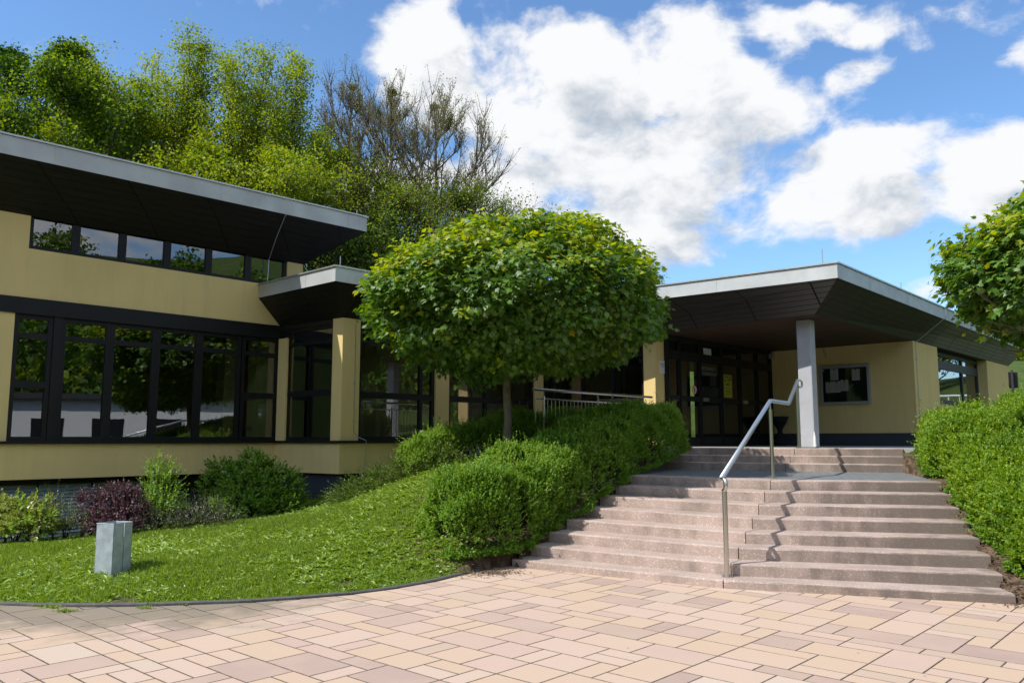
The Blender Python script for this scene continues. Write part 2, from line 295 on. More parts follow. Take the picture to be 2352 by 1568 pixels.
# exposed-aggregate concrete steps
def step_material():
    m = bpy.data.materials.new('exposed_aggregate'); m.use_nodes = True; nt = m.node_tree; L = nt.links.new
    b = nt.nodes['Principled BSDF']; b.inputs['Roughness'].default_value = .85; b.inputs['Specular IOR Level'].default_value = .25
    tc = mk(nt, 'ShaderNodeTexCoord'); ge = mk(nt, 'ShaderNodeNewGeometry')
    v = mk(nt, 'ShaderNodeTexVoronoi'); v.inputs['Scale'].default_value = 105; L(tc.outputs['Object'], v.inputs['Vector'])
    cr = mk(nt, 'ShaderNodeValToRGB'); sp = mk(nt, 'ShaderNodeSeparateColor'); L(v.outputs['Color'], sp.inputs[0]); L(sp.outputs[0], cr.inputs[0])
    e = cr.color_ramp.elements; e[0].color = (.31, .24, .205, 1); e[1].color = (.58, .50, .43, 1); e[1].position = 1
    for p, c in [(.25, (.34, .262, .225)), (.7, (.37, .288, .25)), (.93, (.395, .305, .26)), (.965, (.55, .47, .40))]:
        q = e.new(p); q.color = (*c, 1)
    n = mk(nt, 'ShaderNodeTexNoise'); n.inputs['Scale'].default_value = 1.7; n.inputs['Detail'].default_value = 8; n.inputs['Roughness'].default_value = .65; L(tc.outputs['Object'], n.inputs['Vector'])
    r = mk(nt, 'ShaderNodeMapRange'); r.inputs['From Min'].default_value = .35; r.inputs['From Max'].default_value = .68; r.inputs['To Min'].default_value = 1.36; r.inputs['To Max'].default_value = .94; L(n.outputs['Fac'], r.inputs[0])
    # moss/soot streaks on the risers at the far right end
    at_ = mk(nt, 'ShaderNodeAttribute', attribute_name='dirt')
    n2 = mk(nt, 'ShaderNodeTexNoise'); n2.inputs['Scale'].default_value = 5; n2.inputs['Detail'].default_value = 8
    mp = mk(nt, 'ShaderNodeMapping'); mp.inputs['Scale'].default_value = (1, 1, .35); L(tc.outputs['Object'], mp.inputs[0]); L(mp.outputs[0], n2.inputs['Vector'])
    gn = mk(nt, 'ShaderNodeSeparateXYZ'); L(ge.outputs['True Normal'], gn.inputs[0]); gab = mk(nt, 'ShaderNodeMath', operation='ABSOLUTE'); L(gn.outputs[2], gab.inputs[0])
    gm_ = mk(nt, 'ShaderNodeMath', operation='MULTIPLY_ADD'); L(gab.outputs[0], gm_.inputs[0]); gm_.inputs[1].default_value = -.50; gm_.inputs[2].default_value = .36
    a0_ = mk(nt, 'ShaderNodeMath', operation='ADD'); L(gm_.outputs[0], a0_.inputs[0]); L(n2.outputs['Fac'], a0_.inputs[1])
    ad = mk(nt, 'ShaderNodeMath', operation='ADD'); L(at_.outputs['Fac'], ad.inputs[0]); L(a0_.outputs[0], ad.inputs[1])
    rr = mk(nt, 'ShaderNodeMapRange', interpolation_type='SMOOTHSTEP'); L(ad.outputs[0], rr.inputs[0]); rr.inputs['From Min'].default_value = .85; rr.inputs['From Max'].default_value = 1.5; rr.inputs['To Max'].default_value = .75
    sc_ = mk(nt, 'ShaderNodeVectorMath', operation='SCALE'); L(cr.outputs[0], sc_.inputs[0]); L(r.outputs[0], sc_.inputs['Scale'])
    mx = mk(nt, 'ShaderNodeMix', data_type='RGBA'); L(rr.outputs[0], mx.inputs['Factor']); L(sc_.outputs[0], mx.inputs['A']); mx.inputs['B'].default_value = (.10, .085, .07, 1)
    L(mx.outputs['Result'], b.inputs['Base Color'])
    bp = mk(nt, 'ShaderNodeBump'); bp.inputs['Strength'].default_value = .5; bp.inputs['Distance'].default_value = .006; L(v.outputs['Distance'], bp.inputs['Height']); L(bp.outputs[0], b.inputs['Normal'])
    return m
M['step'] = step_material()
def ground_material():
    m = bpy.data.materials.new('ground_cover'); m.use_nodes = True; nt = m.node_tree; L = nt.links.new
    b = nt.nodes['Principled BSDF']; b.inputs['Roughness'].default_value = .95; b.inputs['Specular IOR Level'].default_value = .1
    tc = mk(nt, 'ShaderNodeTexCoord')
    n = mk(nt, 'ShaderNodeTexNoise'); n.inputs['Scale'].default_value = 1.3; n.inputs['Detail'].default_value = 9; n.inputs['Roughness'].default_value = .65; L(tc.outputs['Object'], n.inputs['Vector'])
    cr = mk(nt, 'ShaderNodeValToRGB'); L(n.outputs['Fac'], cr.inputs[0]); e = cr.color_ramp.elements
    e[0].position = .35; e[0].color = (.045, .075, .018, 1); e[1].position = .75; e[1].color = (.12, .10, .055, 1)
    q = e.new(.52); q.color = (.07, .115, .025, 1)
    at_ = mk(nt, 'ShaderNodeAttribute', attribute_name='dirt')
    mx = mk(nt, 'ShaderNodeMix', data_type='RGBA'); L(at_.outputs['Fac'], mx.inputs['Factor']); L(cr.outputs[0], mx.inputs['A'])
    n2 = mk(nt, 'ShaderNodeTexNoise'); n2.inputs['Scale'].default_value = 9; n2.inputs['Detail'].default_value = 8; L(tc.outputs['Object'], n2.inputs['Vector'])
    c2 = mk(nt, 'ShaderNodeValToRGB'); L(n2.outputs['Fac'], c2.inputs[0]); c2.color_ramp.elements[0].position = .35; c2.color_ramp.elements[0].color = (.05, .035, .025, 1); c2.color_ramp.elements[1].position = .7; c2.color_ramp.elements[1].color = (.19, .13, .085, 1)
    L(c2.outputs[0], mx.inputs['B']); L(mx.outputs['Result'], b.inputs['Base Color'])
    bp = mk(nt, 'ShaderNodeBump'); bp.inputs['Strength'].default_value = .8; bp.inputs['Distance'].default_value = .04; L(n2.outputs['Fac'], bp.inputs['Height']); L(bp.outputs[0], b.inputs['Normal'])
    return m
M['ground'] = ground_material()

# ------------------------------------------------------------ object helpers
def link(o, parent=None):
    SC.collection.objects.link(o)
    if parent is not None: o.parent = parent
    return o
def tag(o, label=None, cat=None, group=None, kind=None):
    if label: o['label'] = label
    if cat: o['category'] = cat
    if group: o['group'] = group
    if kind: o['kind'] = kind
    return o
def thing(name, label, cat, group=None, loc=(0, 0, 0)):
    o = bpy.data.objects.new(name, None); o.location = loc; o.empty_display_size = .2
    SC.collection.objects.link(o)
    return tag(o, label, cat, group)
class MB:
    def __init__(s): s.v = []; s.f = []; s.m = []; s.uv = {}
    def quad(s, pts, mi=0, uv=None):
        n = len(s.v); s.v += [tuple(p) for p in pts]; s.f.append(tuple(range(n, n + len(pts)))); s.m.append(mi)
        if uv: s.uv[len(s.f) - 1] = uv
    def hexa(s, P, mi=0):               # 8 corners: bottom 4 (ccw from above), top 4
        n = len(s.v); s.v += [tuple(p) for p in P]
        for f in [(3, 2, 1, 0), (4, 5, 6, 7), (0, 1, 5, 4), (1, 2, 6, 5), (2, 3, 7, 6), (3, 0, 4, 7)]:
            s.f.append(tuple(n + i for i in f)); s.m.append(mi)
    def box(s, x0, x1, y0, y1, z0, z1, mi=0):
        s.hexa([(x0, y0, z0), (x1, y0, z0), (x1, y1, z0), (x0, y1, z0), (x0, y0, z1), (x1, y0, z1), (x1, y1, z1), (x0, y1, z1)], mi)
    def prism(s, poly, z0, z1, mi=0):   # poly ccw; z may be per-vertex lists
        n = len(poly); a = len(s.v)
        Z0 = z0 if isinstance(z0, (list, tuple)) else [z0] * n
        Z1 = z1 if isinstance(z1, (list, tuple)) else [z1] * n
        s.v += [(p[0], p[1], Z0[i]) for i, p in enumerate(poly)] + [(p[0], p[1], Z1[i]) for i, p in enumerate(poly)]
        s.f.append(tuple(a + i for i in reversed(range(n)))); s.m.append(mi)
        s.f.append(tuple(a + n + i for i in range(n))); s.m.append(mi)
        for i in range(n):
            j = (i + 1) % n; s.f.append((a + i, a + j, a + n + j, a + n + i)); s.m.append(mi)
    def tube(s, pts, r, sides=10, mi=0, caps=True):
        pts = [Vector(p) for p in pts]; rr = r if isinstance(r, (list, tuple)) else [r] * len(pts)
        base = len(s.v); prevu = None
        for i, p in enumerate(pts):
            d = (pts[min(i + 1, len(pts) - 1)] - pts[max(i - 1, 0)]).normalized()
            u = prevu - d * prevu.dot(d) if prevu is not None else d.cross(Vector((0, 0, 1)) if abs(d.z) < .9 else Vector((1, 0, 0)))
            u.normalize(); prevu = u; w = d.cross(u)
            for k in range(sides):
                a = 2 * math.pi * k / sides
                s.v.append(tuple(p + (u * math.cos(a) + w * math.sin(a)) * rr[i]))
        for i in range(len(pts) - 1):
            for k in range(sides):
                a = base + i * sides + k; b = base + i * sides + (k + 1) % sides
                s.f.append((a, b, b + sides, a + sides)); s.m.append(mi)
        if caps:
            s.f.append(tuple(base + k for k in reversed(range(sides)))); s.m.append(mi)
            e = base + (len(pts) - 1) * sides; s.f.append(tuple(e + k for k in range(sides))); s.m.append(mi)
    def build(s, name, mats, parent=None, bevel=0, smooth=False, origin=None):
        me = bpy.data.meshes.new(name); vv = s.v
        if origin is not None: vv = [(a - origin[0], b - origin[1], c - origin[2]) for a, b, c in vv]
        me.from_pydata(vv, [], s.f)
        if not isinstance(mats, (list, tuple)): mats = [mats]
        for m in mats: me.materials.append(m)
        me.polygons.foreach_set('material_index', s.m)
        if s.uv:
            ul = me.uv_layers.new(name='UVMap')
            for fi, uv in s.uv.items():
                for li, c in zip(me.polygons[fi].loop_indices, uv): ul.data[li].uv = c
        if smooth: me.polygons.foreach_set('use_smooth', [True] * len(me.polygons))
        me.update()
        o = bpy.data.objects.new(name, me); link(o, parent)
        if origin is not None: o.location = origin
        if bevel:
            b = o.modifiers.new('bevel', 'BEVEL'); b.width = bevel; b.segments = 2; b.limit_method = 'ANGLE'; b.angle_limit = R(40)
        return o
def np_mesh(name, V, loops, sizes, mats, parent=None, mi=None, smooth=False):
    me = bpy.data.meshes.new(name)
    me.vertices.add(len(V)); me.vertices.foreach_set('co', np.ascontiguousarray(V, dtype=np.float32).ravel())
    me.loops.add(len(loops)); me.loops.foreach_set('vertex_index', np.ascontiguousarray(loops, dtype=np.int32))
    st = np.concatenate([[0], np.cumsum(sizes)[:-1]]).astype(np.int32)
    me.polygons.add(len(sizes)); me.polygons.foreach_set('loop_start', st)
    if not isinstance(mats, (list, tuple)): mats = [mats]
    for m in mats: me.materials.append(m)
    if mi is not None: me.polygons.foreach_set('material_index', np.ascontiguousarray(mi, dtype=np.int32))
    me.polygons.foreach_set('use_smooth', np.full(len(sizes), bool(smooth)))
    me.update(calc_edges=True)
    o = bpy.data.objects.new(name, me); return link(o, parent)
LEAF = np.array([(0, 0, 0), (.34, .45, .10), (0, 1, -.04), (-.34, .45, .10)], float)          # x width, y length, z fold
OVAL = np.array([(0, 0, 0), (.28, .25, .08), (.30, .6, .08), (0, 1, -.08), (-.30, .6, .08), (-.28, .25, .08)], float)
_mp = [(0, 0), (.10, .02), (.30, -.06), (.24, .16), (.50, .22), (.34, .38), (.46, .62), (.22, .56), (.14, .72), (0, 1.02)]
MAPLE = np.array([(x, y, .12 * abs(x) - .10 * y * y) for x, y in _mp] + [(-x, y, .12 * abs(x) - .10 * y * y) for x, y in _mp[-2:0:-1]], float)
def norm(a): return a / np.maximum(np.linalg.norm(a, axis=-1, keepdims=True), 1e-9)
def cards(name, tmpl, pos, ydir, zdir, size, mats, parent=None, mi=None, extra=None):
    """one n-gon leaf per point: ydir = leaf axis, zdir = approx. face normal"""
    N = len(pos); k = len(tmpl)
    y = norm(ydir); x = norm(np.cross(y, zdir)); z = np.cross(x, y)
    size = np.asarray(size).reshape(-1, 1, 1)
    V = (tmpl[None, :, 0:1] * x[:, None, :] + tmpl[None, :, 1:2] * y[:, None, :] + tmpl[None, :, 2:3] * z[:, None, :]) * size + pos[:, None, :]
    return np_mesh(name, V.reshape(-1, 3), np.arange(N * k), np.full(N, k), mats, parent, mi)
def rdir(n):
    return norm(RNG.normal(size=(n, 3)))
def lump(P, f, seed=0):
    """cheap smooth 3D noise, about -1..1"""
    r = np.random.default_rng(seed); s = 0
    for i in range(5):
        k = r.normal(size=3); k /= np.linalg.norm(k); s = s + np.sin(P @ (k * f * (0.7 + .35 * i)) + r.uniform(0, 6.28))
    return s / 2.6

# ------------------------------------------------------------ plan geometry (surveyed)
ZC, ZFB, ZFT, ZE, ZET = H + 2.4, H + 2.95, H + 3.22, H + 4.55, H + 4.86
def V2(p): return Vector((p[0], p[1]))
def isect(a, da, b, db):
    den = da.x * db.y - da.y * db.x
    t = ((b.x - a.x) * db.y - (b.y - a.y) * db.x) / den
    return a + da * t
K = V2(at(1870.8, 722, ZC)); RA = V2(at(2104, 782, ZC)); RB = V2(at(1674.5, 745, ZC))
DA = (V2(at(2239, 825, ZC)) - K).normalized()       # "away to the right" direction of the facades
DB = (RB - K).normalized()                           # "away to the left"
Mc = V2(at(789, 729.5, ZC)); W0 = V2(at(642, 749, ZC))
bandL = V2(at(0, 677, ZC)); DH = (W0 - bandL).normalized()
Q = isect(Mc, DH, K, DB)
D0 = V2(at(1558.8, 772.7, ZC)); C1 = V2(at(1768, 807.5, ZC)); C2 = V2(at(2096, 782, ZC)); DD = (C1 - D0).normalized()
E0 = isect(D0, DD, K, DB)
Z1 = V2(at(2316, 840.6, ZC))
K_ = K
class Fr:                      # vertical wall frame: t along, o outwards
    def __init__(s, a, b=None, d=None):
        s.a = V2(a); s.d = d.normalized() if d is not None else (V2(b) - V2(a)).normalized(); s.n = Vector((s.d.y, -s.d.x))
        s.L = (V2(b) - V2(a)).length if b is not None else 0
    def P(s, t, o, z): p = s.a + s.d * t + s.n * o; return (p.x, p.y, z)
    def on(s, px, py=HOR, o=0):
        r = Vector(ray(px, py)); a = s.a + s.n * o
        den = r.x * s.d.y - r.y * s.d.x
        k = (a.x * s.d.y - a.y * s.d.x) / den
        p = Vector((r.x * k, r.y * k)); return (p - a).dot(s.d), H + r.z * k
    def t(s, px, o=0): return s.on(px, HOR, o)[0]
    def z(s, px, py, o=0): return s.on(px, py, o)[1]
    def box(s, mb, t0, t1, z0, z1, o0, o1, mi=0):
        mb.hexa([s.P(t0, o1, z0), s.P(t1, o1, z0), s.P(t1, o0, z0), s.P(t0, o0, z0), s.P(t0, o1, z1), s.P(t1, o1, z1), s.P(t1, o0, z1), s.P(t0, o0, z1)], mi)
def one(fr, name, m, parent, *boxes, bevel=0, label=None):
    mb = MB()
    for b in boxes: fr.box(mb, *b)
    o = mb.build(name, m, parent, bevel)
    if label: o['label'] = label
    return o
def window(parent, fr, t0, t1, z0, z1, o=0.0, bw=.07, trans=(), mull=(), fm=None, gm=None, dep=.08, name='window', sides=(1, 1)):
    fm = fm or M['black']; gm = gm or M['glass']; mb = MB(); h = dep / 2
    a, b = t0 + bw * sides[0], t1 - bw * sides[1]
    if sides[0]: fr.box(mb, t0, a, z0, z1, o - h, o + h)
    if sides[1]: fr.box(mb, b, t1, z0, z1, o - h, o + h)
    fr.box(mb, a, b, z0, z0 + bw, o - h, o + h); fr.box(mb, a, b, z1 - bw, z1, o - h, o + h)
    for (zz, w) in trans: fr.box(mb, a, b, zz - w / 2, zz + w / 2, o - h + .004, o + h - .004)
    zs = [z0 + bw] + sorted([v for (zz, w) in trans for v in (zz - w / 2, zz + w / 2)]) + [z1 - bw]
    for (tt, w) in mull:
        for i in range(0, len(zs), 2): fr.box(mb, tt - w / 2, tt + w / 2, zs[i], zs[i + 1], o - h + .002, o + h - .002)
    w_ = mb.build(name, fm, parent)
    g = MB(); g.quad([fr.P(a, o, z0 + bw), fr.P(b, o, z0 + bw), fr.P(b, o, z1 - bw), fr.P(a, o, z1 - bw)]); g.build('pane', gm, w_)
    return w_

# ------------------------------------------------------------ hall (left)
FH = Fr(W0, d=DH)                                   # t<0 to the left, 0 at inner corner
TL = FH.t(-75)
cUR = V2(at(694, 611, H + 3.8)); TU = (cUR - FH.a).dot(FH.d)
ZS = 1.60                                           # top of the long sill
ZB = .98                                            # underside of the apron
hall = thing('hall_building', 'cream two-storey hall wing on the left with long dark windows and a flaring black eave', 'building')
DHB = Vector((-FH.n.x, -FH.n.y))
zb0, zb1 = ZC, FH.z(300, 622)                       # cream band
zb1 = H + 3.26
zc1 = H + 3.80
tpl = FH.t(13)
pil0 = FH.t(34); pil1 = FH.t(646)
one(FH, 'wall', M['plaster'], hall, (TL, -.0, ZB, ZS - .03, -.22, .10), (TL, TU, zb0 + .005, zb1, -.25, .02), (TL, TL + .25, 1.2, zc1 + .3, -12, -.26), (TL, pil0, zb1, zc1 + .3, -.25, .018), (pil1, TU, zb1, zc1 + .3, -.25, .018),
    (TL, tpl, ZS + .02, ZC - .28, -.25, .02))
one(FH, 'basement_wall', M['base'], hall, (TL, -.2, -1.2, ZB - .004, -.9, -.5))
one(FH, 'lintel', M['black'], hall, (TL, -.002, ZC - .28, ZC, -.2, .05))
one(FH, 'window_sill', M['black'], hall, (TL, .05, ZS - .03, ZS + .02, -.2, .16))
# side and back walls, roof
mb = MB(); fr2 = Fr(FH.P(TU, 0, 0), d=DHB)
FHs = Fr(V2(FH.P(TU, -.26, 0)), d=DHB)
mb.hexa([FH.P(TU - .25, -.26, -1), FH.P(TU, -.26, -1), FH.P(TU, -12, -1), FH.P(TU - .25, -12, -1), FH.P(TU - .25, -.26, zc1 + .3), FH.P(TU, -.26, zc1 + .3), FH.P(TU, -12, zc1 + .3), FH.P(TU - .25, -12, zc1 + .3)])
mb.build('side_wall', M['plaster'], hall)
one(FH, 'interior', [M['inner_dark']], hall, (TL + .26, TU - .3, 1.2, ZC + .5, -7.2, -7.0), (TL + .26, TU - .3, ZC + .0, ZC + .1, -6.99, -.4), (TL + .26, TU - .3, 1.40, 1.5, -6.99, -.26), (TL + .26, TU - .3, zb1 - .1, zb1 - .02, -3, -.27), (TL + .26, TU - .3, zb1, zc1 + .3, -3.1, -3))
one(FH, 'interior_pillar', M['inner_beige'], hall, (FH.t(512, -.9), FH.t(512, -.9) + .32, 1.5, ZC, -1.3, -.95))
one(FH, 'interior_panel', mat('brown_panel', (.20, .085, .03), .7), hall, (FH.t(512, -.9) + .33, FH.t(512, -.9) + .8, 1.5, ZC, -1.5, -1.4))
# ground floor windows: (left px, right px, mid transom)
zt = FH.z(420, 770); zt2 = FH.z(60, 880); zw1 = ZC - .281
bays = [(13, 106, 1), (126, 241, 0), (241, 349, 0), (349, 449.5, 0), (449.5, 547, 0), (549, 638, 2)]
for i, (a, b, mid) in enumerate(bays):
    ta, tb = FH.t(a) + .001, FH.t(b) - .001
    if i == 5: tb = FH.t(637)
    tr = [(zw1 - .36, .09)]
    if mid == 1: tr.append((FH.z(60, 882), .12))
    if mid == 2: tr.append((FH.z(590, 908), .12))
    window(hall, FH, ta, tb, ZS + .02, zw1, -.05, .075, tr)
one(FH, 'window_post', M['black'], hall, (FH.t(106), FH.t(126), ZS + .02, zw1, -.12, .02))
one(FH, 'corner_pilaster', M['plaster'], hall, (FH.t(637) + .003, -.0, ZS + .021, zw1, -.2, .03))
# clerestory windows
cle = [34, 147, 258, 364.5, 463, 556, 646]
for a, b in zip(cle[:-1], cle[1:]):
    window(hall, FH, FH.t(a) + .001, FH.t(b) - .001, zb1 + .002, zc1 + .25, -.06, .065, gm=M['glass_hi'])
# basement blinds
mb = MB()
for (a, b) in ((TL, FH.t(115) - .03), (FH.t(115), FH.t(240) - .03), (FH.t(240), FH.t(355))):
    for k in range(15):
        z = ZB - .12 - k * .062
        mb.hexa([FH.P(a, -.40, z - .05), FH.P(b, -.40, z - .05), FH.P(b, -.45, z), FH.P(a, -.45, z), FH.P(a, -.396, z - .047), FH.P(b, -.396, z - .047), FH.P(b, -.446, z + .004), FH.P(a, -.446, z + .004)])
mb.build('blind', M['blind'], hall)
one(FH, 'window_recess', M['black'], hall, (TL, FH.t(365), ZB - 1.3, ZB - .006, -.499, -.47), (TL, FH.t(365), ZB - .11, ZB - .006, -.469, -.3))
# flaring eave
eR = V2(at(842, 531.7, ZE)); eL0 = V2(at(0, 350, ZE)); dE = (eR - eL0).normalized(); eL = eL0 - dE * 7
bR = V2(FH.P(TU, .0, 0)); bL = V2(FH.P(TL, 0, 0))
eL = eR - dE * ((eR - eL0).length + .95)
bz = zc1 + .02
backB = DHB * 11
def P3(p, z): return (p.x, p.y, z)
mb = MB()
n = 1
Ls = (eR - eL).length; hs = .98
mb.quad([P3(bL, bz), P3(bR, bz), P3(eR, ZE), P3(eL, ZE)], 0, [(0, 0), ((bR - bL).length, 0), (Ls, hs), (0, hs)])
eRb = eR + backB; bRb = bR + backB
eLb = eL + backB; mb.quad([P3(bL + backB, bz), P3(bL, bz), P3(eL, ZE), P3(eLb, ZE)], 0, [(0, 0), (11, 0), (11, hs), (0, hs)])
mb.quad([P3(bR, bz), P3(bRb, bz), P3(eRb, ZE), P3(eR, ZE)], 0, [(0, 0), (11, 0), (11, hs), (0, hs)])
mb.build('eave_soffit', M['soffit'], hall)
def fascia(parent, pts, z0, z1, lab=None, seam=2.9):
    mb = MB(); mc = MB()
    outn = []
    for i in range(len(pts) - 1):
        a, b = pts[i], pts[i + 1]; d = (b - a).normalized(); nn = Vector((d.y, -d.x)); L_ = (b - a).length
        mb.hexa([(a.x, a.y, z0), (b.x, b.y, z0), (b.x - nn.x * .04, b.y - nn.y * .04, z0), (a.x - nn.x * .04, a.y - nn.y * .04, z0),
                 (a.x, a.y, z1), (b.x, b.y, z1), (b.x - nn.x * .04, b.y - nn.y * .04, z1), (a.x - nn.x * .04, a.y - nn.y * .04, z1)])
        e0 = .03 if i == 0 else .03; e1 = .03
        o_ = .028
        pa = a + nn * o_ - d * (o_ if i else 0); pb = b + nn * o_ + d * o_ * .98
        q = [(pa.x, pa.y), (pb.x, pb.y), (pb.x - nn.x * .16, pb.y - nn.y * .16), (pa.x - nn.x * .16, pa.y - nn.y * .16)]
        mc.prism(q, z1 + .002 + .003 * (i % 2), z1 + .03 + .003 * (i % 2))
        k = seam * .6
        while k < L_:       # standing seams
            p = a + d * k; p2 = p + d * .018
            mb.hexa([(p.x + nn.x * .004, p.y + nn.y * .004, z0 + .002), (p2.x + nn.x * .004, p2.y + nn.y * .004, z0 + .002), (p2.x + nn.x * .0005, p2.y + nn.y * .0005, z0 + .002), (p.x + nn.x * .0005, p.y + nn.y * .0005, z0 + .002),
                     (p.x + nn.x * .004, p.y + nn.y * .004, z1 - .002), (p2.x + nn.x * .004, p2.y + nn.y * .004, z1 - .002), (p2.x + nn.x * .0005, p2.y + nn.y * .0005, z1 - .002), (p.x + nn.x * .0005, p.y + nn.y * .0005, z1 - .002)])
            k += seam
    f = mb.build('fascia', M['zinc'], parent); mc.build('coping', M['coping'], f)
    return f
fascia(hall, [eL + backB, eL, eR, eRb], ZE - .004, ZET)
mb = MB(); mb.prism([(eL.x + .05, eL.y + .1), (eR.x - .07, eR.y + .02), (eRb.x - .05, eRb.y), (eL.x + backB.x, eL.y + backB.y)], ZET - .12, ZET - .05); mb.build('roof', M['gravel'], hall)
def rod(parent, p, h):
    mb = MB(); mb.tube([p, (p[0], p[1], p[2] + h)], .008, 6); mb.tube([(p[0], p[1], p[2] - .05), (p[0], p[1], p[2] + .05)], .03, 8); mb.build('lightning_rod', M['alu'], parent)
for (px, py, top) in ((453, 412, 390), (820, 503, 482)):
    p = at(px, py, ZET + .03); q = aty(px, top, p[1] + .15); rod(hall, (q[0], q[1], ZET - .0), q[2] - ZET)
mb = MB()
a = V2(at(660, 470, ZET)); c0 = a - FH.n * 0
pe = aty(660, 467, a.y); pe2 = V2(at(657, 492, ZE - .02))
fp = at(601, 600, bz + .1)
tj = FH.t(598)
mb.tube([(a.x, a.y + .1, ZET + .07), (a.x + .02, a.y - .04, ZET + .07), (a.x + .02, a.y - .045, ZE - .02), P3(pe2 - Vector((.0, .02)), ZE - .03), P3(pe2.lerp(V2(FH.P(tj, 0, 0)), .5), (ZE + bz) / 2 - .03), FH.P(tj + .02, .05, bz - .02), FH.P(tj, .05, zb1 - .02)], .009, 6)
mb.build('conductor_cable', M['alu'], hall)

# ------------------------------------------------------------ low link building with the bay + entrance wing
link_b = thing('link_building', 'low cream glazed bay and link wing in the middle under a flaring flat roof', 'building')
FB1 = Fr(W0, Mc); FB2 = Fr(Mc, Q)
# apron, plinth, sill
ap = .10
def offpt(fa, fb, o):          # corner of two frames offset outwards
    return isect(fa.a + fa.n * o, fa.d, fb.a + fb.n * o, fb.d)
cA = offpt(FH, FB1, ap); cB = offpt(FB1, FB2, ap)
cA2 = offpt(FH, FB1, -.2); cB2 = offpt(FB1, FB2, -.2)
Qa = Q + FB2.n * ap; Qa2 = Q - FB2.n * .2
mb = MB()
mb.prism([tuple(cA), tuple(cB), tuple(cB2), tuple(cA2)], ZB, ZS - .03); mb.prism([tuple(cB), tuple(Qa), tuple(Qa2), tuple(cB2)], ZB, ZS - .03)
mb.build('wall', M['plaster'], link_b)
cs = [offpt(FH, FB1, ap + .06), offpt(FB1, FB2, ap + .06), Q + FB2.n * (ap + .06)]
mb = MB(); mb.prism([tuple(cs[0]), tuple(cs[1]), tuple(cB2), tuple(cA2)], ZS - .028, ZS + .021); mb.prism([tuple(cs[1]), tuple(cs[2]), tuple(Qa2), tuple(cB2)], ZS - .028, ZS + .021)
mb.build('window_sill', M['black'], link_b)
ca, cb, cc = offpt(FH, FB1, -.02), offpt(FB1, FB2, -.02), Q - FB2.n * .02
ca2, cb2, cc2 = offpt(FH, FB1, -.5), offpt(FB1, FB2, -.5), Q - FB2.n * .5
mb = MB(); mb.prism([tuple(ca), tuple(cb), tuple(cb2), tuple(ca2)], -1, ZB - .003); mb.prism([tuple(cb), tuple(cc), tuple(cc2), tuple(cb2)], -1, ZB - .003); mb.build('plinth', M['base'], link_b)
# bay windows
lintz = ZC - .10
t0b, t1b = FB1.t(655), FB1.t(761)
window(link_b, FB1, .02, t1b, ZS + .022, lintz, -.06, .07, [(FB1.z(700, 903), .12), (lintz - .33, .07)], gm=M['glass'], sides=(1, 1))
one(FB1, 'corner_pilaster', M['plaster'], link_b, (.03, t0b, ZS + .0215, ZC - .282, -.016, .03))
# corner column
tA = FB2.t(820.6)
def colpoly(o, i):
    c_out = offpt(FB1, FB2, o)
    return [tuple(V2(FB1.P(t1b, o, 0))), tuple(c_out), tuple(V2(FB2.P(tA, o, 0))), tuple(V2(FB2.P(tA, -i, 0))), tuple(offpt(FB1, FB2, -i)), tuple(V2(FB1.P(t1b, -i, 0)))]
mb = MB(); mb.prism(colpoly(.03, .3), ZS + .022, ZC - .002); mb.build('corner_column', M['plaster'], link_b, bevel=.012)
mb = MB()
tw = (FB2.t(809) if True else 0)
pts = [FB2.P(tw, .04, ZC - .1), FB2.P(tw, .04, ZS + .2), FB2.P(tw + .1, .06, ZS + .09), FB2.P(tw + .22, .17, ZS + .02), FB2.P(tw + .22, .17, ZS - .05), FB2.P(tw + .22, .12, ZB)]
mb.tube(pts, .007, 6)
for z in (ZC - .55, ZC - 1.3, ZS + .4): mb.tube([FB2.P(tw, .03, z - .02), FB2.P(tw, .03, z + .02)], .018, 8)
mb.build('conductor_cable', M['alu'], link_b)
# link facade
cols_px = [(998, 1029), (1227, 1247)]
segs = []; cur = tA
for a, b in cols_px:
    ta, tb = FB2.t(a), FB2.t(b); segs.append((cur, ta)); 
    one(FB2, 'column', M['plaster'], link_b, (ta, tb, ZS + .022, ZC - .002, -.25, .03), bevel=.01)
    cur = tb
segs.append((cur, FB2.L - .05))
zm = FB2.z(880, 908)
for k, (a, b) in enumerate(segs):
    if b - a < .2: continue
    mm = [((FB2.t(967)), .08)] if k == 0 else [(FB2.t(1117), .08)] if k == 1 else []
    window(link_b, FB2, a + .001, b - .001, ZS + .023, lintz, -.06, .08, [(zm, .13), (lintz - .33, .07)], mm, gm=M['glass'])
one(FB2, 'lintel', M['black'], link_b, (tA, FB2.L, lintz + .001, ZC - .004, -.2, .0))
one(FB1, 'lintel', M['black'], link_b, (.05, t1b, lintz + .001, ZC - .004, -.2, .0))
# interior of the link
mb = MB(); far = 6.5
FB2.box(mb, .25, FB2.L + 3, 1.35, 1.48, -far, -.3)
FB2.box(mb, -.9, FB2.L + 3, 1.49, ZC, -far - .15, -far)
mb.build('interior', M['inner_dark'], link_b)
one(FB2, 'interior_pillar', M['inner_beige'], link_b, (2.0, 2.35, 1.49, ZC - .11, -2.3, -1.95)); one(FB2, 'interior_pillar', M['inner_beige'], link_b, (5.0, 5.3, 1.49, ZC - .11, -2.3, -1.95))

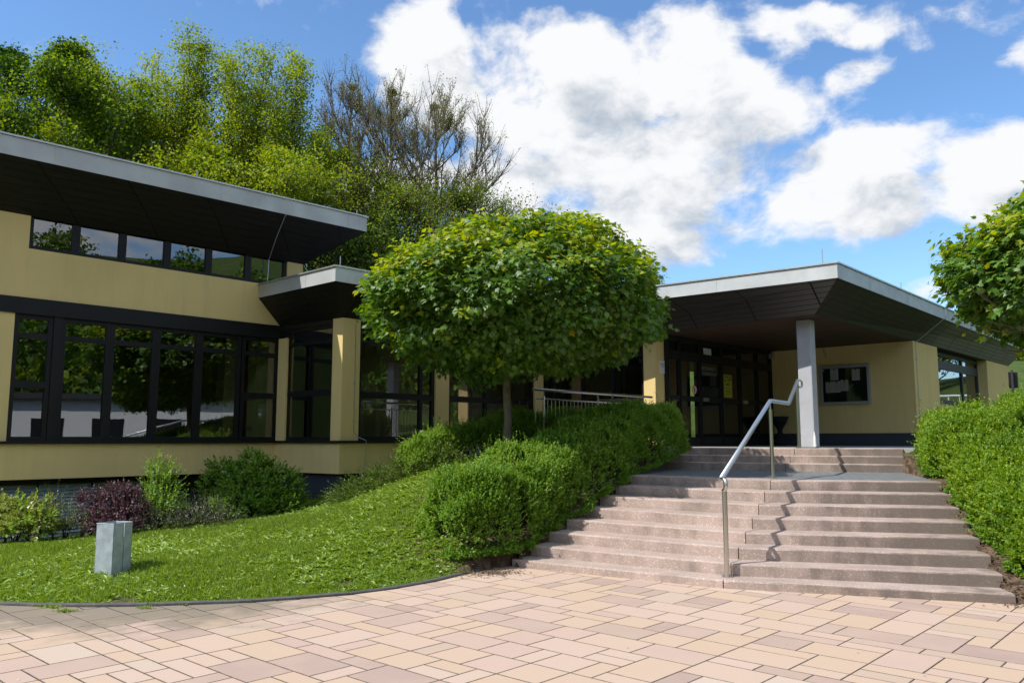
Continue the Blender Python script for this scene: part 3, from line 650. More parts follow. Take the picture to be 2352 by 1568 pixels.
# roof outline (fascia bottom) and soffits
MfW = V2(at(587, 685, ZFB)); Mf = V2(at(770, 644.5, ZFB)); RfB = V2(at(1531, 684, ZFB)); Rf = V2(at(1924, 637.2, ZFB)); RfA = V2(at(2124, 715, ZFB))
Qo = isect(Mf, DH, RfB, (RfB - Rf)); dRA = (RfA - Rf).normalized()
oo = .62
Z1o = isect(Rf, dRA, Z1 + DA * oo, DB)
Z2 = Z1 + DB * 9; Z2o = Z1o + DB * 9.6
MfWo = isect(Mf, (MfW - Mf), FH.a + FH.n * .03, FH.d)
ent = thing('entrance_building', 'cream entrance wing on the right with a projecting dark-soffited canopy and glass doors', 'building')
def soff(parent, name, m, ia, ib, oa, ob):
    mb = MB(); L1 = (ib - ia).length; d = (ib - ia).normalized()
    ua = (oa - ia).dot(d); ub = (ob - ia).dot(d)
    hh = .8
    mb.quad([P3(ia, ZC - .003), P3(ib, ZC - .003), P3(ob, ZFB), P3(oa, ZFB)], 0, [(0, 0), (L1, 0), (ub, hh), (ua, hh)])
    return mb.build(name, m, parent)
W0s = W0 + FB1.d * .0
soff(link_b, 'soffit', M['soffit'], W0 + (-DH) * .0, Mc, MfWo, Mf)
soff(link_b, 'soffit', M['soffit'], Mc, Q, Mf, Qo)
soff(ent, 'soffit', M['soffit_r'], Q, K, Qo, Rf)
soff(ent, 'soffit', M['soffit_r'], K, Z1, Rf, Z1o)
soff(ent, 'soffit', M['soffit_r'], Z1, Z2, Z1o, Z2o)
fascia(link_b, [MfWo, Mf, Qo], ZFB - .004, ZFT)
fascia(ent, [Qo, Rf, Z1o, Z2o], ZFB - .004, ZFT)
hb = V2(FH.P(TU + .05, -.3, 0)); hb2 = V2(FH.P(TU + .05, -11, 0)); hc0 = V2(FH.P(-.3, .06, 0)); hc1 = V2(FH.P(TU + .05, .06, 0))
mb = MB(); mb.prism([tuple(MfWo + FB1.n * -.05), tuple(Mf + Vector((0, .08))), tuple(Qo + Vector((0, .08))), tuple(Qo + DH * 4 + DB * 3), tuple(hb2), tuple(hc1)], ZFT - .12, ZFT - .04); mb.build('roof', M['gravel'], link_b)
mb = MB(); mb.prism([tuple(Qo + Vector((.0, .1)) ), tuple(Rf + Vector((0, .08))), tuple(Z1o + Vector((-.08, .0))), tuple(Z2o), tuple(Qo + DB * 9)], ZFT - .121, ZFT - .041); mb.build('roof', M['gravel'], ent)
def poly_uv(mb, pts, z, d):
    nn = Vector((-d.y, d.x)); mb.quad([P3(p, z) for p in pts], 0, [(p.dot(d), p.dot(nn)) for p in pts])
# wooden canopy ceiling, interior ceilings
mb = MB(); poly_uv(mb, [Q + DB * .5, K, Z1, Z2, Z2 - DA * 12], ZC, DA); mb.build('ceiling', M['ceilwood'], ent)
mb = MB(); poly_uv(mb, [W0, Mc, Q + DH * .4, Q + DB * 6, V2(FH.P(TU, -6, 0)), V2(FH.P(TU, 0, 0))], ZC + .001, DH); mb.build('ceiling', M['inner_dark'], link_b)
for (px, py, top, par) in ((782, 612, 588, link_b), (1888, 607, 572, ent), (2069, 668, 648, ent)):
    p = at(px, py, ZFT + .03); q = aty(px, top, p[1] + .12); rod(par, (q[0], q[1], ZFT), q[2] - ZFT)

# entrance wing walls
ZP = 1.50                                             # terrace level
FD = Fr(E0, C1); FN = Fr(C1, C2); FR = Fr(C2, Z1); FQ = Fr(Q, E0)
# pillar at E0: left lit face px 1482-1510, right face 1510-1533
pL = FQ.t(1482.5); pc = FQ.t(1510); 
Ep = V2(FQ.P(pc, .03, 0)); FDp = Fr(Ep, d=DD); tp = FDp.t(1533.5)
mb = MB(); q0 = Ep; q1 = Ep + DD * tp; q3 = V2(FQ.P(pL, .03, 0)); q2 = q3 + DD * tp
mb.prism([tuple(q3), tuple(q0), tuple(q1), tuple(q2)], ZP, ZC - .002); mb.build('entrance_pillar', M['plaster'], ent, bevel=.012)
window(ent, FQ, .05, pL - .002, ZP + .05, ZC - .1, -.05, .08, [(zm, .12), (lintz - .33, .07)], [(pL * .33, .08), (pL * .66, .08)], gm=M['glass'])
one(FQ, 'lintel', M['black'], ent, (.05, pL, ZC - .099, ZC - .004, -.2, .0))
# glass doors
ddx = [1534, 1563, 1610, 1659, 1702.5, 1742, 1767]
zdt = FD.z(1581, 819); zdm = FD.z(1581, 915)
tt = [FD.t(p) for p in ddx]; tt[-1] = FD.L - .02
def leaf(t0, t1, nm):
    mb = MB(); w = .055; h = .03; z0, z1 = ZP + .03, zdt - .05
    FD.box(mb, t0, t0 + w, z0, z1, -h, h); FD.box(mb, t1 - w, t1, z0, z1, -h, h)
    FD.box(mb, t0 + w, t1 - w, z0, z0 + .17, -h, h); FD.box(mb, t0 + w, t1 - w, z1 - .06, z1, -h, h); FD.box(mb, t0 + w, t1 - w, zdm - .06, zdm + .06, -h, h)
    o = mb.build(nm, M['black'], ent)
    g = MB(); g.quad([FD.P(t0 + w, 0, z0 + .17), FD.P(t1 - w, 0, z0 + .17), FD.P(t1 - w, 0, z1 - .06), FD.P(t0 + w, 0, z1 - .06)]); g.build('pane', M['glass_door'], o)
    return o
lv = []
for i in range(6):
    o = leaf(tt[i] + .012, tt[i + 1] - .012, 'door' if 1 <= i <= 4 else 'sidelight'); lv.append(o)
    window(ent, FD, tt[i] + .012, tt[i + 1] - .012, zdt + .05, ZC - .07, 0, .05, name='fanlight', gm=M['glass_door'])
fb = MB()
for t in tt: FD.box(fb, t - .011, t + .011, ZP, ZC - .005, -.05, .05)
FD.box(fb, tt[0] + .012, tt[-1] - .012, zdt - .048, zdt + .048, -.045, .045); FD.box(fb, tt[0] + .012, tt[-1] - .012, ZC - .068, ZC - .004, -.045, .045); FD.box(fb, tt[0] + .012, tt[-1] - .012, ZP, ZP + .028, -.045, .045)
fb.build('door_frame', M['black'], ent)
for i in (2, 4):
    mb = MB(); t = tt[i] + .10; FD.box(mb, t, t + .24, zdm - .045, zdm + .045, .032, .05); mb.tube([FD.P(t + .17, .05, zdm), FD.P(t + .17, .10, zdm), FD.P(t + .05, .10, zdm)], .011, 8); mb.build('handle', M['steel'], lv[i])
def text(s, fr, t, z, size, m, parent, o=.01, name='lettering', align='LEFT'):
    cu = bpy.data.curves.new(name, 'FONT'); cu.body = s; cu.size = size; cu.align_x = align; cu.extrude = .0008; cu.materials.append(m)
    tmp = bpy.data.objects.new('tmp', cu); me = bpy.data.meshes.new_from_object(tmp); bpy.data.objects.remove(tmp)
    ob = bpy.data.objects.new(name, me); link(ob, parent)
    p = fr.P(t, o, z); ob.location = p; ob.rotation_euler = (math.pi / 2, 0, math.atan2(fr.d.y, fr.d.x)); return ob
text('RESTAURANT', FD, tt[2] + .09, zdt - .27, .105, M['inkgrey'], lv[2], .004)
text('BÜRGERHAUS', FD, tt[2] + .16, zdt - .40, .105, M['inkgrey'], lv[2], .004)
# entrance hall interior
mb = MB()
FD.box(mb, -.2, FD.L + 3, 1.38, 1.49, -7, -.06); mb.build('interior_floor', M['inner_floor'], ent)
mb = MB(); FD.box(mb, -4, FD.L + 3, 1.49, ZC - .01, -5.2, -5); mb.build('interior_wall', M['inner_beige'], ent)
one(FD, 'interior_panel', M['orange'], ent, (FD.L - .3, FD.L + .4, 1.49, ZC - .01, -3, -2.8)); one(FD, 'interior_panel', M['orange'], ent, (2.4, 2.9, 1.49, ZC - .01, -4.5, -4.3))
# notice-board wall
tB = FN.L
one(FN, 'wall', M['plaster'], ent, (.03, tB, ZP + .30, ZC - .003, -.3, 0))
one(FN, 'plinth', M['base'], ent, (.03, tB + .02, ZP - .02, ZP + .299, -.3, .012))
mb = MB(); t_ = FN.t(1935); z_ = ZP + .12
# long facade to the right
p1 = FR.t(2165); w1 = FR.t(2252); 
w1 = FR.on(2252, HOR, -.3)[0]
p2 = FR.t(2278)
zwb = FR.z(2200, 930, -.3) 
one(FR, 'wall', M['plaster'], ent, (.02, p1, 0, ZC - .003, -.35, .0), (p1, p2, 0, zwb - .04, -.35, -.05), (p2, FR.L, 0, ZC - .003, -.35, .0))
mb = MB(); FR.box(mb, FR.L - .3, FR.L, 0, ZC - .003, -9, -.36); mb.build('end_wall', M['plaster'], ent)
ztr = FR.z(2200, 851, -.3)
window(ent, FR, p1 - .2, p2 + .02, zwb, ZC - .02, -.3, .10, [(ztr, .12), (ZC - .32, .12)], [(FR.t(2178, ), .12), (FR.on(2217, HOR, -.3)[0], .12)], fm=M['grey_frame'], gm=M['glass_hi'])
one(FR, 'window_sill', M['grey_frame'], ent, (p1 + .001, p2 - .001, zwb - .04, zwb - .002, -.3, -.02))
mb = MB(); FR.box(mb, .1, FR.L, 1.3, 1.4, -8, -.4); FR.box(mb, 0.1, FR.L, 1.41, ZC, -6.2, -6); mb.build('interior', M['inner_dark'], ent)
mb = MB(); tq = .16
mb.tube([FR.P(tq, .02, ZC - .02), FR.P(tq, .02, ZP)], .007, 6)
for z in (ZC - .45, ZP + .7): mb.tube([FR.P(tq, .02, z - .02), FR.P(tq, .02, z + .02)], .018, 8)
e = Vector((Rf + (RfA - Rf).normalized() * 3.9)); 
mb.tube([FR.P(tq, .02, ZC - .02), FR.P(tq + .1, .05, ZC + .02), FR.P(tq + .25, .60, ZFB - .05), FR.P(tq + .25, .68, ZFB - .02), FR.P(tq + .25, .69, ZFT + .05)], .008, 6)
mb.build('conductor_cable', M['alu'], ent)
mb = MB(); tz = FN.t(1902); mb.tube([FN.P(tz, .0, ZC - .004), FN.P(tz + .01, .05, ZC - .12), FN.P(tz + .06, .06, ZC - .2), FN.P(tz + .05, .05, ZC - .27)], .006, 6); mb.build('loose_cable', M['ink'], ent)
# canopy column
cl = Fr(K, d=FN.d)
kx0 = (V2(aty(1838.5, HOR, 1))); 
def colat(px, fr): return fr.t(px)
cw = .32
Fc = Fr(K + Vector((.15, .5)), d=-DB)                     # faces left-front
tl = Fc.t(1838.5, -.0); tc_ = tl + .36
c0 = V2(Fc.P(tl, 0, 0)); c1 = V2(Fc.P(Fc.t(1871.5), 0, 0)); dside = DA
Fs = Fr(c1, d=DA); ts = Fs.t(1883)
c2 = c1 + DA * ts; c3 = c0 + DA * ts
mb = MB(); mb.prism([tuple(c0), tuple(c1), tuple(c2), tuple(c3)], ZP - .02, ZC - .003)
colm = mb.build('canopy_column', M['colgrey'], ent, bevel=.025)
# peeled plaster knob at the foot
mb = MB(); mb.tube([(c1.x, c1.y - .0, ZP), (c1.x, c1.y, ZP + .15), (c1.x, c1.y + .02, ZP + .32)], [.03, .026, .004], 8); mb.build('chipped_corner', M['white'], ent)
# small items on the entrance
mb = MB(); FN.box(mb, .02, .14, ZC - .2, ZC - .07, .003, .13); mb.build('camera_box', M['alu'], ent)

# ------------------------------------------------------------ notice board, signs
nb = thing('notice_board', 'glazed grey-framed notice board with a few white sheets on the cream entrance wall', 'notice board')
b0, b1 = FN.t(1891), FN.t(2007); bz1 = FN.z(1891, 841); bz0 = FN.z(1894, 930)
w = .075
one(FN, 'frame', M['alu'], nb, (b0, b0 + w, bz0, bz1, .002, .07), (b1 - w, b1, bz0, bz1, .002, .07), (b0 + w, b1 - w, bz0, bz0 + w, .002, .07), (b0 + w, b1 - w, bz1 - w, bz1, .002, .07), bevel=.008)
one(FN, 'backboard', M['felt'], nb, (b0 + w, b1 - w, bz0 + w, bz1 - w, .004, .02))
g = MB(); g.quad([FN.P(b0 + w, .06, bz0 + w), FN.P(b1 - w, .06, bz0 + w), FN.P(b1 - w, .06, bz1 - w), FN.P(b0 + w, .06, bz1 - w)]); g.build('pane', glass_mat('board_glass', .0, (.93, .95, .95)), nb)
def sheet(fr, px0, px1, py0, py1, tilt=0, o=.022, lines=9, lab=''):
    tA_, tB_ = fr.t(px0), fr.t(px1); zt_, zb_ = fr.z(px0, py0), fr.z(px0, py1)
    t = thing('paper_sheet', lab, 'notice', 'sheets pinned in the notice board')
    one(fr, 'sheet', M['paper'], t, (tA_, tB_, zb_, zt_, o, o + .003))
    mb = MB(); hh = zt_ - zb_
    for k in range(lines):
        z = zt_ - hh * (.16 + .75 * k / lines); e = (tB_ - tA_) * random.uniform(.55, .85)
        fr.box(mb, tA_ + .03, tA_ + .02 + e, z - .004, z + .003, o + .0032, o + .0045)
    mb.build('text_lines', M['inkgrey'], t)
    mb = MB(); fr.box(mb, (tA_ + tB_) / 2 - .015, (tA_ + tB_) / 2 + .015, zt_ - .035, zt_ + .01, o + .0032, o + .012); mb.build('pin', M['ink'], t)
# px from the enlarged view: x = 1883.4 + X*.07323, y = 821.1 + Y*.07323
gx = lambda X: 1883.4 + X * .07323
gy = lambda Y: 821.1 + Y * .07323
sheet(FN, gx(430), gx(680), gy(350), gy(708), lab='white sheet pinned at the upper left of the notice board')
sheet(FN, gx(1108), gx(1362), gy(360), gy(712), lab='white sheet pinned alone at the upper right of the notice board')
sheet(FN, gx(262), gx(500), gy(765), gy(1105), lab='white sheet pinned lowest and furthest left in the notice board')
sheet(FN, gx(503), gx(733), gy(740), gy(1095), lab='white sheet in the lower row of the notice board, middle of three')
sheet(FN, gx(742), gx(985), gy(695), gy(1045), lab='white sheet in the lower row of the notice board, rightmost of three')
one(FN, 'small_card', M['paper'], nb, (FN.t(gx(165)), FN.t(gx(235)), FN.z(gx(165), gy(440)), FN.z(gx(165), gy(380)), .022, .025))
# plate on the entrance pillar
FP = Fr(q0, d=DD)
pl = thing('wall_plate', 'small white sign plate with black lettering screwed to the cream entrance pillar', 'sign')
pa, pb = FP.t(1517.5), FP.t(1529.5); pz1, pz0 = FP.z(1518, 827), FP.z(1518, 857)
one(FP, 'plate', M['white'], pl, (pa, pb, pz0, pz1, .004, .014), bevel=.006)
text('Restaurant', FP, (pa + pb) / 2, pz1 - .10, .036, M['ink'], pl, .0165, align='CENTER')
text('Terrasse', FP, (pa + pb) / 2, pz1 - .145, .036, M['ink'], pl, .0165, align='CENTER')
mb = MB(); cz = (pz0 + pz1) / 2 - .04; ct = (pa + pb) / 2
mb.tube([FP.P(ct - .04, .016, cz + .02), FP.P(ct, .016, cz + .04), FP.P(ct + .03, .016, cz + .01)], .003, 5); mb.tube([FP.P(ct - .05, .016, cz - .04), FP.P(ct + .05, .016, cz - .04)], .003, 5); mb.build('emblem', M['inkgrey'], pl)
# yellow poster behind the third door pane
yp = thing('poster', 'yellow handwritten paper poster taped inside the glass entrance door', 'poster')
hx = lambda X: 2780 * .5742 + X * .07323
hy = lambda Y: 1440 * .5742 + Y * .07323
ya, yb = FD.t(hx(948)), FD.t(hx(1205)); yz1, yz0 = FD.z(hx(948), hy(455)), FD.z(hx(960), hy(1170))
one(FD, 'sheet', M['yellow'], yp, (ya, yb, yz0, yz1, .006, .009))
mb = MB(); rr = random.Random(3)
for fz, x0, x1, th in ((.09, .12, .55, .02), (.09, .65, .92, .02), (.2, .45, .95, .025), (.28, .45, .7, .012), (.42, .25, .7, .03), (.60, .15, .8, .008), (.73, .2, .9, .012), (.84, .3, .8, .01)):
    z = yz1 - (yz1 - yz0) * fz; x = ya + (yb - ya) * x0
    while x < ya + (yb - ya) * x1:
        l = rr.uniform(.006, .018); FD.box(mb, x, x + l, z - th * rr.uniform(.4, 1), z + th * rr.uniform(.2, .8), .0092, .0105); x += l + .005
FD.box(mb, ya + .04, ya + .09, yz1 - (yz1 - yz0) * .3, yz1 - (yz1 - yz0) * .22, .0092, .0105)
mb.build('handwriting', M['ink'], yp)
# white notice above door
wn_ = thing('paper_notice', 'small white paper notice in the fanlight above the entrance doors', 'notice')
qa, qb = FD.t(1715 - 0 - 86), FD.t(1645)
qa = FD.t(1620.5); qb = FD.t(1638.5)
one(FD, 'sheet', M['paper'], wn_, (qa, qb, FD.z(1621, 817), FD.z(1621, 800), .006, .009))
mb = MB()
for k in range(4):
    z = FD.z(1621, 803 + 3.4 * k); FD.box(mb, qa + .02, qb - .03, z - .004, z, .0092, .0105)
mb.build('text_lines', M['inkgrey'], wn_)
# no-smoking style round sticker
st = thing('prohibition_sticker', 'round white sticker with red ring and red bar on the entrance door glass', 'sticker')
sx, sz = FD.t(1597.8), FD.z(1597.8, 895); rad = .11
mb = MB(); ring = MB(); nseg = 28
cen = FD.P(sx, .006, sz)
mb.quad([FD.P(sx + rad * .95 * math.cos(2 * math.pi * k / nseg), .006, sz + rad * .95 * math.sin(2 * math.pi * k / nseg)) for k in range(nseg)]); mb.build('disc', M['white'], st)
for k in range(nseg):
    a, b = 2 * math.pi * k / nseg, 2 * math.pi * (k + 1) / nseg
    ring.quad([FD.P(sx + r_ * math.cos(t), .009, sz + r_ * math.sin(t)) for r_, t in ((rad, a), (rad, b), (rad * .8, b), (rad * .8, a))])
ring.quad([FD.P(sx + x, .009, sz + y) for x, y in ((-.070, .052), (-.052, .070), (.070, -.052), (.052, -.070))]); ring.build('ring', M['red'], st)
mb = MB(); mb.quad([FD.P(sx + x, .0075, sz + y) for x, y in ((-.03, -.06), (.0, -.06), (.035, .02), (.02, .06), (-.01, .05), (-.03, 0))]); mb.build('pictogram', M['ink'], st)

# hourglass stand
sp_ = V2(FN.P(.42, .45, 0)); stt = thing('stand_table', 'small black hourglass-shaped stand table in the corner beside the entrance doors', 'table', loc=(sp_.x, sp_.y, ZP))
mb = MB(); prof = [(0, .235), (.04, .235), (.12, .2), (.3, .075), (.36, .055), (.42, .075), (.6, .19), (.72, .235)]
mb.tube([(0, 0, z) for z, r in prof], [r for z, r in prof], 20); mb.build('skirt', M['blackcloth'], stt, smooth=True)
mb = MB(); mb.tube([(0, 0, .722), (0, 0, .75)], .25, 24); mb.build('table_top', M['ink'], stt, bevel=.004)

# ------------------------------------------------------------ stairs
Lp = [(1171.4, 1284), (1219.7, 1252), (1270.6, 1219), (1301, 1190.5), (1337.6, 1164), (1375, 1140), (1413.7, 1115), (1450, 1090)]
Jp = [(1660, 1332), (1679.8, 1293.7), (1695.8, 1253), (1711, 1222.4), (1728.5, 1187.6), (1741.7, 1159), (1755.6, 1130), (1768.8, 1100.6)]
Rp = [(2333.2, 1365), (2301.6, 1319.6), (2276.3, 1274.3), (2247.2, 1235), (2226, 1197.9), (2204.9, 1165.8), (2182.7, 1136), (2161.5, 1105.3)]
zk = [.095 + .14 * k for k in range(8)]
def smooth_pts(px):
    P = np.array([at(a, b, zk[i])[:2] for i, (a, b) in enumerate(px)]); k = np.arange(8)
    return [Vector((np.polyval(np.polyfit(k, P[:, 0], 2), i), np.polyval(np.polyfit(k, P[:, 1], 2), i))) for i in k]
SL, SJ, SR = smooth_pts(Lp), smooth_pts(Jp), smooth_pts(Rp)
z9 = [zk[7] + .135, zk[7] + .27, zk[7] + .405]
ZP0 = z9[2]
UL = [V2(at(1592, 1060.8, z9[0])), V2(at(1617.4, 1042, z9[1])), None]; UR = [V2(at(2081.3, 1066.9, z9[0])), V2(at(2066, 1046.3, z9[1])), V2(at(2055.8, 1025.7, z9[2]))]
ud = (UR[0] - UL[0]).normalized(); upn = Vector((-ud.y, ud.x))
UL = [UL[0] + upn * .32 * k + ud * (.10 * k) for k in range(3)]; UR = [UR[0] + upn * .32 * k - ud * (-.0 + .02 * k) for k in range(3)]
stairs = thing('staircase', 'wide flight of weathered pinkish aggregate concrete steps with a landing', 'stairs')
rs = random.Random(5)
def stepblock(a, b, z, depth, name='step', h=.152, dirt=(0, 0)):
    d = (b - a).normalized(); nn = Vector((-d.y, d.x)); L_ = (b - a).length; N = max(2, int(L_ / .35))
    mb = MB(); vs = []; top = z; r_ = .018
    prof = [(depth, top), (r_, top), (r_ * .3, top - r_ * .3), (0, top - r_), (0, top - h), (depth, top - h)]
    attr = []
    for i in range(N + 1):
        t = L_ * i / N; p = a + d * t
        for (o, zz) in prof:
            j = rs.uniform(-.0025, .0025) if o < depth else 0
            q = p + nn * (o + j); mb.v.append((q.x, q.y, zz + (rs.uniform(-.002, .002) if zz == top and o < depth else 0)))
            attr.append(dirt[0] + (dirt[1] - dirt[0]) * i / N)
    k = len(prof)
    for i in range(N):
        for j in range(k):
            a0 = i * k + j; a1 = i * k + (j + 1) % k; mb.f.append((a0, a1, a1 + k, a0 + k)); mb.m.append(0)
    mb.f.append(tuple(reversed(range(k)))); mb.m.append(0); mb.f.append(tuple(N * k + j for j in range(k))); mb.m.append(0)
    o = mb.build(name, M['step'], stairs)
    at_ = o.data.attributes.new('dirt', 'FLOAT', 'POINT'); at_.data.foreach_set('value', attr)
    me = o.data; bm_flip = False
    return o
# make sure normals point outwards
for k in range(8):
    nxt = k + 1
    g = (SJ[k] - SL[k]).normalized() * .006
    dep = .42 if k < 7 else .30
    hh = .152 if k else .20
    stepblock(SL[k], SJ[k] - g, zk[k], dep, h=hh, dirt=(.15, .1))
    stepblock(SJ[k] + g, SR[k], zk[k] - (.004 if k % 2 else 0), dep, h=hh, dirt=(.05, .85))
for k in range(3):
    mid = UL[k].lerp(UR[k], .46)
    stepblock(UL[k] - ud * (.9 - .1 * k), mid - ud * .004, z9[k], .38 if k < 2 else .36, h=.15, dirt=(.3, .2))
    stepblock(mid + ud * .004, UR[k], z9[k], .38 if k < 2 else .36, h=.15, dirt=(.1, .85))
# rusty joint strips
mb = MB()
for k in range(8):
    p = SJ[k]; d = (SR[k] - SJ[k]).normalized(); nn = Vector((-d.y, d.x))
    mb.hexa([(p.x - d.x * .004, p.y - d.y * .004 + .008, zk[k] - .14), (p.x + d.x * .004, p.y + d.y * .004 + .008, zk[k] - .14), (p.x + nn.x * .3 + .004, p.y + nn.y * .3, zk[k] - .14), (p.x + nn.x * .3 - .004, p.y + nn.y * .3, zk[k] - .14),
             (p.x - d.x * .004, p.y - d.y * .004 + .008, zk[k] - .006), (p.x + d.x * .004, p.y + d.y * .004 + .008, zk[k] - .006), (p.x + nn.x * .3 + .004, p.y + nn.y * .3, zk[k] - .006), (p.x + nn.x * .3 - .004, p.y + nn.y * .3, zk[k] - .006)])
mb.build('joint', mat('rusty_joint', (.12, .06, .02), .9), stairs)
# landing between the flights (small dark blocks)
def landing_mat():
    m = bpy.data.materials.new('landing_blocks'); m.use_nodes = True; nt = m.node_tree; L = nt.links.new; b = nt.nodes['Principled BSDF']; b.inputs['Roughness'].default_value = .85
    tc = mk(nt, 'ShaderNodeTexCoord'); mp = mk(nt, 'ShaderNodeMapping'); mp.inputs['Rotation'].default_value = (0, 0, math.atan2(ud.y, ud.x)); L(tc.outputs['Object'], mp.inputs[0])
    br = mk(nt, 'ShaderNodeTexBrick'); L(mp.outputs[0], br.inputs['Vector']); br.inputs['Scale'].default_value = 1; br.inputs['Brick Width'].default_value = .2; br.inputs['Row Height'].default_value = .1; br.inputs['Mortar Size'].default_value = .004
    br.inputs['Color1'].default_value = (.20, .205, .205, 1); br.inputs['Color2'].default_value = (.15, .16, .165, 1); br.inputs['Mortar'].default_value = (.05, .06, .03, 1); L(br.outputs[0], b.inputs['Base Color']); return m
land = MB()
lp = [SL[7] + (SJ[7] - SL[7]).normalized() * -.1 + Vector((0, .28)), SJ[7] + Vector((0.02, .27)), SR[7] + Vector((.0, .27)), UR[0] + ud * .25 - upn * -.05, UL[0] - ud * 1.3 + upn * .05]
land.prism([tuple(p) for p in lp], zk[7] - .4, zk[7] - .006); lo = land.build('landing', landing_mat(), stairs)
# terrace
tr = [UL[2] - ud * 1.0 + upn * .3, UR[2] + upn * .3, UR[2] + upn * .3 + ud * .35, UR[2] + ud * .5 + upn * 2.0, V2(FR.P(.1, .15, 0)), V2(FR.P(.1, -.2, 0)), C1 + Vector((.0, .1)), D0 + FD.n * -.05, E0, V2(FQ.P(0, .0, 0)), V2(FB2.P(FB2.L - 3.5, 0.12, 0)), V2(FB2.P(FB2.L - 3.5, 1.9, 0))]
ter = MB(); ter.prism([tuple(p) for p in tr], .4, ZP0 - .004)
to = ter.build('terrace', M['terrace'], None); tag(to, kind='structure')

# ------------------------------------------------------------ terrain
def inpoly(x, y, poly):
    x = np.asarray(x); y = np.asarray(y); r = np.zeros(x.shape, bool); n = len(poly)
    for i in range(n):
        x1, y1 = poly[i]; x2, y2 = poly[(i + 1) % n]
        c = ((y1 > y) != (y2 > y)) & (x < (x2 - x1) * (y - y1) / ((y2 - y1) or 1e-9) + x1); r ^= c
    return r
curb_px = [(-260, 1375), (-120, 1385), (0, 1389), (110, 1393), (220, 1393.5), (330, 1392), (440, 1388.5), (560, 1384), (680, 1376), (800, 1366), (900, 1353), (1000, 1335.5), (1070, 1318), (1140, 1301)]
curb = [V2(at(a, b, .0)) for a, b in curb_px]
curb = [curb[0] + Vector((-6, .9))] + curb
ctrl = [(-12, 10.5, .0), (-9, 10, .02), (-9, 13, -.05), (-7, 11.5, .03), (-8, 14.5, -.1), (-5.5, 11, .04), (-6.4, 13.3, .10), (-5.6, 15.5, .12), (-12, 14, -.1), (-4, 10.5, .05), (-4, 12.5, .2), (-4.2, 14.2, .30), (-4.2, 16.2, .35), (-3.3, 15.2, .48),
        (-2.8, 14, .55), (-2.5, 11, .13), (-2, 12.3, .48), (-1.5, 11.3, .35), (-1.16, 12.3, .88), (-.9, 11, .42), (-.4, 10.75, .2), (-1.2, 10.6, .14), (-2.2, 14.8, .9), (-1.3, 13.5, 1.08), (-.1, 14.0, 1.26), (-.2, 12.6, .95), (.1, 11.35, .28), (.55, 11.95, .55), (.9, 12.4, .75), (1.5, 13.2, 1.02), (2.3, 14.5, 1.18), (3.2, 16.0, 1.45), (.5, 15.2, 1.32), (-.8, 15.2, 1.25),
        (-2.2, 16.6, .95), (-.5, 18, 1.2), (1.5, 16.5, 1.4), (5.4, 7.9, .02), (5.45, 8.6, .12), (5.7, 9.6, .48), (5.95, 10.6, .82), (6.2, 11.6, 1.06), (6.9, 13.4, 1.14), (7.4, 14.9, 1.45), (7, 9, .6), (8, 11, 1.1), (9, 14, 1.45), (7.5, 7.3, .15), (10, 8, .5), (12, 16, 1.5), (14, 12, 1.2), (16, 22, 1.7), (12, 19, 1.5), (-15, 12, 0), (-15, 8, 0), (13, 5, 0)]
cx = np.array(ctrl, float)
def _phi(r): return np.where(r > 1e-6, r * r * np.log(np.maximum(r, 1e-6)), 0.)
_n = len(cx); _A = np.zeros((_n + 3, _n + 3)); _d = np.linalg.norm(cx[:, None, :2] - cx[None, :, :2], axis=2)
_A[:_n, :_n] = _phi(_d) + np.eye(_n) * .15; _A[:_n, _n] = 1; _A[:_n, _n + 1:] = cx[:, :2]; _A[_n:, :_n] = _A[:_n, _n:].T
_w = np.linalg.solve(_A, np.concatenate([cx[:, 2], [0, 0, 0]]))
def sstep(x, a, b): t = np.clip((x - a) / (b - a), 0, 1); return t * t * (3 - 2 * t)
curbpoly = [(-60, -40), (60, -40), (60, 4.0), (9.5, 6.2), (SR[0].x + .55, SR[0].y - .35), (SR[0].x + .1, SR[0].y), (SJ[0].x, SJ[0].y + .1), (SL[0].x, SL[0].y + .05)] + [(p.x, p.y) for p in reversed(curb)] + [(-60, 14)]
stairpoly = [tuple(SL[0] + Vector((.04, .06)))] + [tuple(p + Vector((.05, .03))) for p in SL[1:]] + [tuple(UL[0] - ud * .8), tuple(UL[2] - ud * .7), tuple(UR[2] - ud * .05)] + [tuple(UR[0] - ud * .05)] + [tuple(p - Vector((.06, 0))) for p in reversed(SR)] + [tuple(SJ[0] + Vector((0, .08)))]
terpoly = [tuple(UL[2] - ud * 1.3 - upn * .1), tuple(UR[2] - upn * .1 + ud * .02), tuple(UR[2] + upn * .32 + ud * .3), tuple(V2(FR.P(.0, .1, 0))), tuple(V2(FR.P(FR.L, .1, 0))), tuple(Z2), tuple(V2(FH.P(TU, -6, 0))), tuple(V2(FH.P(0, 0, 0))), tuple(V2(FB2.P(0, 0, 0))), tuple(V2(FB2.P(FB2.L - 3.3, 0.1, 0))), tuple(V2(FB2.P(FB2.L - 3.3, 1.7, 0)))]
